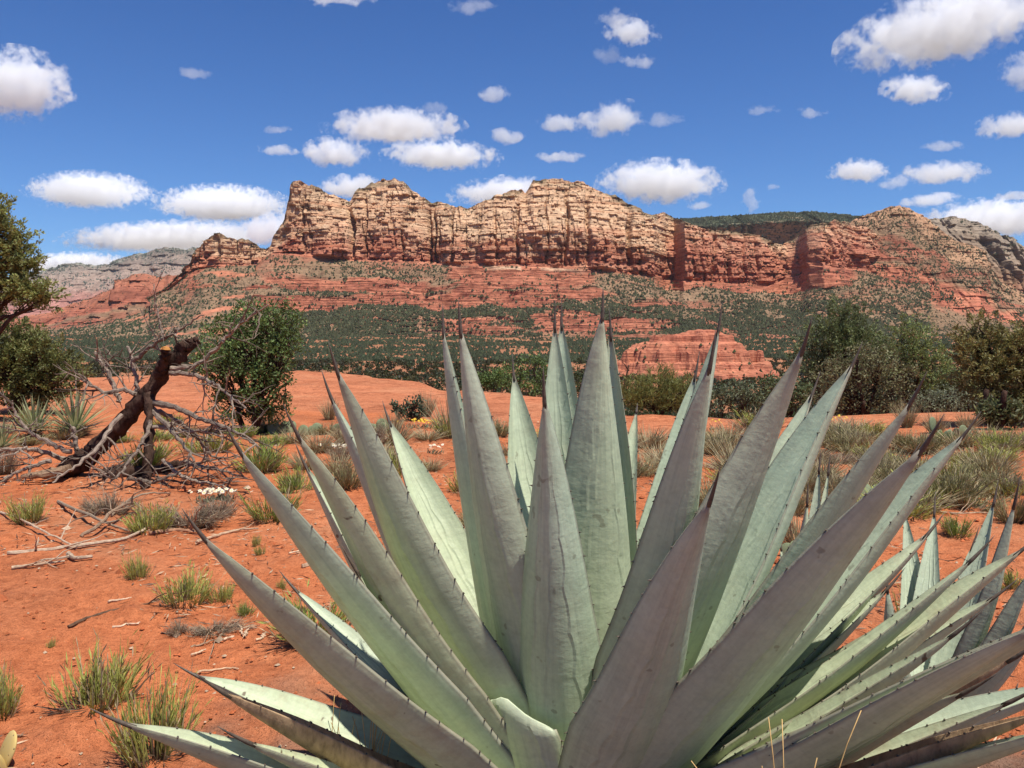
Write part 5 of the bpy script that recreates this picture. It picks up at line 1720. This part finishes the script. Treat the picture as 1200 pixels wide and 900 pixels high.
tuft('sage', 1032, 545, 60, 40, 'grey-green bush seen between two long right agave leaves')
tuft('sage', 985, 520, 50, 34, 'grey-green bush beside the yellow flowers')
tuft('grass', 900, 600, 60, 46, 'drooping dry grass tuft behind the broad right agave leaf')
# the rest of the scattered low growth between agave and rim
rs_ = np.random.default_rng(11)
for i in range(150):
    side = rs_.random()
    if side < 0.66:
        px, py = rs_.uniform(830, 1215), rs_.uniform(502, 606)
    else:
        px, py = rs_.uniform(330, 800), rs_.uniform(505, 560)
    kd = rs_.choice(['grass', 'sage', 'grass', 'twig', 'grass', 'sage', 'broom'])
    sc = 1.25 if py > 555 else 0.95
    if py > 568: zone = 'on the soil behind the young agave' if px > 1000 else 'on the soil behind the broad right agave leaves'
    elif px < 470: zone = 'near the prickly pears below the rock shelf'
    elif px < 640: zone = 'behind upright agave leaves below the rock shelf'
    elif px < 830: zone = 'behind tall agave leaves below the broom-like bush'
    elif px < 960: zone = 'between agave leaves and the grey-green rim shrub'
    elif px < 1080: zone = 'on the flat below the broad olive shrub'
    else: zone = 'on the flat below the leaning juniper'
    wpx, hpx = rs_.uniform(34, 76) * sc, rs_.uniform(18, 40) * sc
    sz = 'tall' if hpx > 33 * sc else ('broad low' if wpx > 55 * sc else 'small low')
    kk = {'grass': 'dry straw-brown grass tuft', 'sage': 'olive bush', 'twig': 'leafless twig bush', 'broom': 'feathery green bush'}[kd]
    tuft(kd, px, py, wpx, hpx, sz + ' ' + kk + ' ' + zone, 'scattered ' + sz + ' ' + kk + ('es ' if kk.endswith('bush') else 's ') + zone)
for i in range(16):
    px, py = rs_.uniform(-20, 360), rs_.uniform(498, 530)
    kd = rs_.choice(['sage', 'twig', 'grass', 'green'])
    lab = {'grass': 'dry grass tuft behind the dead tree', 'sage': 'low grey-green bush behind the dead tree', 'twig': 'low twig bush behind the dead tree', 'green': 'low bright green bush behind the dead tree'}[kd]
    tuft(kd, px, py, rs_.uniform(24, 50), rs_.uniform(14, 30), lab, 'low growth behind the dead tree: ' + kd)


# small weeds on open soil
for i, (px, py) in enumerate(((305, 650), (300, 640), (505, 660), (440, 600), (1150, 640), (1005, 480), (60, 760), (330, 690))):
    tuft('broom', px, py, 12, 20, 'tiny single-stemmed weed on open red soil', 'tiny weeds')


# straw stalks caught between agave leaves
def stalks(px, py, n, h, label, depth):
    b = at(px, py, depth)
    zg = float(H(b[0], b[1]))
    b = np.array([b[0], b[1], zg])
    mb = MB()
    for _ in range(n):
        t = np.linspace(0, 1, 10)
        a = rng.uniform(0, 6.28)
        L = h * rng.uniform(0.75, 1.05)
        c = rng.uniform(0.1, 0.5)
        P = np.stack([np.cos(a) * c * L * 0.5 * t ** 2, np.sin(a) * c * L * 0.3 * t ** 2, L * (t - 0.28 * c * t ** 4)], -1) + rng.normal(size=3) * np.array([0.012, 0.012, 0])
        mb.tube(P, np.linspace(0.0016, 0.0009, 10), 5, C=np.array([0.95, 0.66, 0.28]) * rng.uniform(0.8, 1.2))
    o = link('grass_stalks', mb.mesh('grass_stalks', M_straw, True), None, b)
    tag(o, label, 'grass')


M_straw = mat_simple('straw', (0.62, 0.58, 0.52), 0.6, 0.3, 0.2, 50, 0.0)
stalks(925, 880, 7, 0.72, 'golden bent grass stalks rising in front of the right agave leaves', 1.33)
stalks(432, 880, 12, 0.44, 'thin golden grass stalks among the lowest left agave leaves', 2.05)
stalks(400, 880, 8, 0.36, 'short golden grass stalks beside the shrivelled agave leaf', 2.15)


# ------------------------------------------------------------------ yuccas
def yucca(px, py, h_px, n, label):
    p = G(px, py)
    k = p[1] / FPX
    root = empty('yucca', p)
    tag(root, label, 'yucca', 'yuccas beside the dead tree')
    Lm = h_px * k
    for i in range(n):
        a = i * 2.39996
        el = lerp(1.45, 0.15, (i / n) ** 0.8)
        d = np.array([math.cos(a) * math.cos(el), math.sin(a) * math.cos(el), math.sin(el)])
        L = Lm * rng.uniform(0.8, 1.1)
        t = np.linspace(0, 1, 6)
        P = d[None] * (t * L)[:, None] + np.array([0, 0, 0.10 * Lm]) + np.array([0, 0, -0.12 * L])[None] * (t ** 2.5)[:, None] * (1 - math.sin(el))
        s = unit(np.cross(d, [0, 0, 1.0]) if abs(d[2]) < 0.98 else np.array([1.0, 0, 0]))
        nrm = np.cross(s, d)
        w = 0.017 * np.array([1.0, 1.05, 1.0, 0.8, 0.5, 0.04]) * (Lm / 0.55)
        V = np.concatenate([P + s * w[:, None] + nrm * (w * 0.4)[:, None], P, P - s * w[:, None] + nrm * (w * 0.4)[:, None]])
        Q = []
        for j in range(5):
            Q += [(j, j + 1, 7 + j, 6 + j), (6 + j, 7 + j, 13 + j, 12 + j)]
        g = rng.uniform(0.8, 1.2)
        dead = rng.random() < 0.12 and el < 0.5
        cm = np.array([0.36, 0.28, 0.15]) if dead else np.array([0.19, 0.225, 0.105])
        ce = np.array([0.45, 0.36, 0.2]) if dead else np.array([0.42, 0.42, 0.22])
        C = np.concatenate([np.tile(ce * g, (6, 1)), np.tile(cm * g, (6, 1)), np.tile(ce * g, (6, 1))])
        me = make_mesh('leaf', V, np.array(Q), C, [M_leaf], True)
        link('leaf', me, root)


yucca(88, 512, 54, 70, 'largest spiky yucca with pale-edged leaves beside the dead trunk')
yucca(42, 512, 46, 60, 'spiky yucca between its larger neighbour and the low juniper')
yucca(2, 530, 44, 50, 'spiky yucca behind the dead tree roots')


# ------------------------------------------------------------------ prickly pears
import bmesh as _bm


def pad_mesh():
    bm = _bm.new()
    _bm.ops.create_uvsphere(bm, u_segments=14, v_segments=9, radius=1.0)
    me = bpy.data.meshes.new('pad')
    bm.to_mesh(me); bm.free()
    n = len(me.vertices)
    co = np.empty(n * 3, np.float32); me.vertices.foreach_get('co', co)
    co = co.reshape(-1, 3)
    co[:, 2] += 1
    co[:, 0] *= 0.78 * (0.62 + 0.24 * co[:, 2] - 0.02 * co[:, 2] ** 2)
    co[:, 1] *= 0.16
    me.vertices.foreach_set('co', co.ravel())
    c = np.ones((n, 4), np.float32)
    a = me.color_attributes.new('Col', 'FLOAT_COLOR', 'POINT')
    a.data.foreach_set('color', c.ravel())
    me.polygons.foreach_set('use_smooth', np.ones(len(me.polygons), bool))
    return me


PAD = pad_mesh()


def mat_pad(name, c1, c2):
    n = NT(name)
    o = n.objc()
    v = n.n('ShaderNodeTexVoronoi')
    v.inputs['Scale'].default_value = 4.2
    n.l(o, v.inputs['Vector'])
    dot = n.ramp(v.outputs['Distance'], [(0.07, 1.0), (0.16, 0.0)])
    k = n.mix(n.noise(2.0, 4, 0.6, o), c1, c2)
    k = n.mix(n.math('MULTIPLY', dot, 0.8), k, (0.33, 0.27, 0.17))
    return n.out(k, 0.65, 0.25, n.bump(dot, 0.01, 0.8))


M_padg = mat_pad('prickly_pear_pad', (0.14, 0.17, 0.085), (0.21, 0.23, 0.12))
M_pady = mat_pad('dead_pad', (0.62, 0.44, 0.11), (0.50, 0.36, 0.17))


def pear(px, py, size_px, n, label, mat=None, group='prickly pears'):
    p = G(px, py)
    k = p[1] / FPX
    root = empty('prickly_pear', p)
    tag(root, label, 'cactus', group)
    R = size_px * k * 0.5
    tops = []
    PAD2 = PAD.copy(); PAD2.materials.clear(); PAD2.materials.append(mat or M_padg)
    for i in range(n):
        o = link('pad', PAD2, root)
        s = R * rng.uniform(0.75, 1.1)
        if i < n * 0.8 or not tops:
            loc = np.array([rng.uniform(-1, 1) * R * n * 0.28, rng.uniform(-0.6, 0.6) * R * n * 0.2, -0.35 * s])
        else:
            loc = tops[rng.integers(len(tops))]
        o.location = loc
        o.scale = (s,) * 3
        rx, ry = rng.uniform(-0.6, 0.3), rng.uniform(-0.7, 0.7)
        o.rotation_euler = (rx, ry, rng.uniform(-0.9, 0.9))
        tops.append(np.array(loc) + np.array([math.sin(ry) * s * 1.7, 0, math.cos(ry) * s * 1.75]))


pear(402, 512, 24, 6, 'clump of flat grey-green prickly pear pads behind the second white flower mat')
pear(442, 508, 22, 4, 'prickly pear clump at the foot of the orange rock shelf')
pear(366, 510, 20, 4, 'prickly pear clump beside the bright green rounded bush')
pear(330, 508, 20, 4, 'prickly pear clump below the rounded dark green shrub')
pear(1108, 518, 20, 5, 'prickly pear clump with a yellowed pad on the rim')
pear(1132, 512, 16, 3, 'smaller prickly pear clump on the rim below the leaning juniper')
pear(965, 520, 18, 4, 'prickly pear clump beside the yellow flowers')
pear(930, 655, 30, 4, 'yellowish prickly pear pads behind the small dark young agave')
pear(1020, 590, 30, 3, 'prickly pear pads seen between the long right agave leaves')
pear(-8, 905, 52, 3, 'yellowed dead prickly pear pads on the soil beside a feathery bush', M_pady, 'dead cactus')


# ------------------------------------------------------------------ flowers
def flowers(name, px, py, wpx, hpx, n, size, petal, label, group, leafc=(0.17, 0.19, 0.11)):
    p = G(px, py)
    k = p[1] / FPX
    root = empty(name, p)
    tag(root, label, 'flowers', group)
    m = n * 3
    P = np.stack([rng.normal(size=m) * wpx * k * 0.28, rng.normal(size=m) * wpx * k * 0.16, np.zeros(m)], -1)
    D = rand_dirs(m, 1.2)
    V, F, C = leaf_quads(P, D, rng.uniform(0.5, 1.0, m) * hpx * k, np.full(m, 0.012), np.asarray(leafc) * rng.uniform(0.7, 1.3, (m, 1)))
    fo = link('foliage', make_mesh('foliage', V, F, C, [M_blade], False), root)
    mb = MB()
    for i in range(n):
        c = np.array([rng.normal() * wpx * k * 0.27, rng.normal() * wpx * k * 0.13, hpx * k * rng.uniform(0.75, 1.15)])
        nrm = unit(np.array([rng.normal() * 0.35, -0.45 + rng.normal() * 0.3, 1.0]))
        a = unit(np.cross(nrm, [1.0, 0.2, 0])); b2 = np.cross(nrm, a)
        s = size * rng.uniform(0.75, 1.2)
        an = np.linspace(0, 2 * math.pi, 10, endpoint=False)
        rr = s * np.where(np.arange(10) % 2 == 0, 1.0, 0.72)
        ring = c + (np.cos(an) * rr)[:, None] * a + (np.sin(an) * rr)[:, None] * b2
        Vv = np.vstack([ring, c + nrm * s * 0.15])
        T_ = np.stack([np.arange(10), (np.arange(10) + 1) % 10, np.full(10, 10)], -1)
        Cc = np.tile(petal, (11, 1)).astype(float); Cc[10] = (0.7, 0.5, 0.08)
        mb.add(Vv, None, T_, Cc)
    b3 = link('blossoms', mb.mesh('blossoms', M_petal), root)
    b3['kind'] = 'stuff'
    fo['kind'] = 'stuff'


flowers('daisy_mat', 256, 588, 46, 14, 46, 0.017, (0.8, 0.78, 0.70), 'mat of white flowers under the drooping branches of the dead tree', 'white flower mats')
flowers('daisy_mat', 404, 532, 46, 10, 40, 0.020, (0.8, 0.78, 0.72), 'mat of white flowers in front of the prickly pears', 'white flower mats')
flowers('daisy_mat', 510, 532, 20, 10, 10, 0.018, (0.8, 0.78, 0.72), 'few white flowers beside the tall dry grass', 'white flower mats')
flowers('marigold_clump', 498, 502, 50, 10, 34, 0.020, (0.75, 0.48, 0.03), 'clump of yellow flowers at the foot of the small blue-green shrub', 'yellow flower clumps')
flowers('marigold_clump', 975, 500, 56, 12, 16, 0.018, (0.75, 0.50, 0.04), 'scattered yellow flowers near the rim beside the prickly pear', 'yellow flower clumps')
flowers('marigold_clump', 838, 505, 20, 12, 8, 0.018, (0.75, 0.50, 0.04), 'few yellow flowers seen beside the dark agave leaf', 'yellow flower clumps')
flowers('marigold_clump', 605, 512, 30, 10, 10, 0.018, (0.75, 0.50, 0.04), 'few yellow flowers between the upright agave leaves', 'yellow flower clumps')


# ------------------------------------------------------------------ pebbles, clods and litter on the soil
def pebbles():
    n = 9000
    r = 1.2 + 11 * rng.random(n) ** 1.5
    a = rng.uniform(-0.75, 0.75, n)
    x, y = r * np.sin(a), r * np.cos(a)
    z = H(x, y)
    s = rng.uniform(0.003, 0.010, n) * (1 + 2.2 * (rng.random(n) < 0.04)) * (0.7 + 0.09 * r)
    B0 = np.array([(1, 0, 0), (0.3, 0.95, 0.1), (-0.8, 0.6, -0.1), (-0.8, -0.6, 0.1), (0.3, -0.95, -0.1), (0.1, 0.1, 0.7), (0, 0, -0.5)])
    tri = np.array([(0, 1, 5), (1, 2, 5), (2, 3, 5), (3, 4, 5), (4, 0, 5), (1, 0, 6), (2, 1, 6), (3, 2, 6), (4, 3, 6), (0, 4, 6)])
    V = np.stack([x, y, z + 0.004], -1)[:, None] + B0[None] * (0.6 + 0.8 * rng.random((n, 7, 1))) * s[:, None, None]
    col_ = np.where(rng.random((n, 1)) < 0.82, np.array([[0.42, 0.12, 0.045]]), np.array([[0.48, 0.34, 0.22]])) * rng.uniform(0.6, 1.2, (n, 1))
    F = (tri[None] + (np.arange(n) * 7)[:, None, None]).reshape(-1, 3)
    o = link('pebbles', make_mesh('pebbles', V.reshape(-1, 3), F, np.repeat(col_, 7, 0), [M_pebble], False))
    tag(o, 'small red clods and pale pebbles strewn over the soil', 'pebbles', kind='stuff')
    # straw, bark flakes and twiglets
    n = 15000
    r = 1.3 + 11 * rng.random(n) ** 1.3
    a = rng.uniform(-0.75, 0.75, n)
    x, y = r * np.sin(a), r * np.cos(a)
    keep = fbm(x * 0.9, y * 0.9, 0, 3, 501) > 0.44
    x, y, r = x[keep], y[keep], r[keep]
    n = len(x)
    P = np.stack([x, y, H(x, y) + 0.012], -1)
    an = rng.uniform(0, 6.28, n)
    D = unit(np.stack([np.cos(an), np.sin(an), rng.uniform(-0.12, 0.2, n)], -1))
    C = np.where(rng.random((n, 1)) < 0.55, np.array([[0.52, 0.37, 0.23]]), np.array([[0.17, 0.10, 0.065]])) * rng.uniform(0.7, 1.2, (n, 1))
    V, F, C = leaf_quads(P, D, rng.uniform(0.03, 0.11, n) * (0.6 + 0.05 * r), rng.uniform(0.004, 0.010, n), C)
    o = link('litter', make_mesh('litter', V, F, C, [M_blade], False))
    tag(o, 'dry straw, bark flakes and twiglets littering the red soil', 'litter', kind='stuff')


pebbles()


# ------------------------------------------------------------------ thin summer haze in the air
def haze():
    m = bpy.data.materials.new('haze')
    m.use_nodes = True
    t = m.node_tree
    t.nodes.clear()
    out = t.nodes.new('ShaderNodeOutputMaterial')
    v = t.nodes.new('ShaderNodeVolumePrincipled')
    v.inputs['Color'].default_value = (0.86, 0.92, 1.0, 1)
    v.inputs['Density'].default_value = 1.5e-5
    t.links.new(v.outputs[0], out.inputs['Volume'])
    x0, x1, y0, y1, z0, z1 = -9000.0, 9000.0, -2500.0, 6900.0, -45.0, 600.0
    V = np.array([(x, y, z) for z in (z0, z1) for y in (y0, y1) for x in (x0, x1)])
    F = np.array([(0, 2, 3, 1), (4, 5, 7, 6), (0, 1, 5, 4), (1, 3, 7, 5), (3, 2, 6, 7), (2, 0, 4, 6)])
    o = link('haze', make_mesh('haze', V, F, None, [m]))
    tag(o, 'thin dry haze that pales the far mountains', 'haze', kind='stuff')


haze()
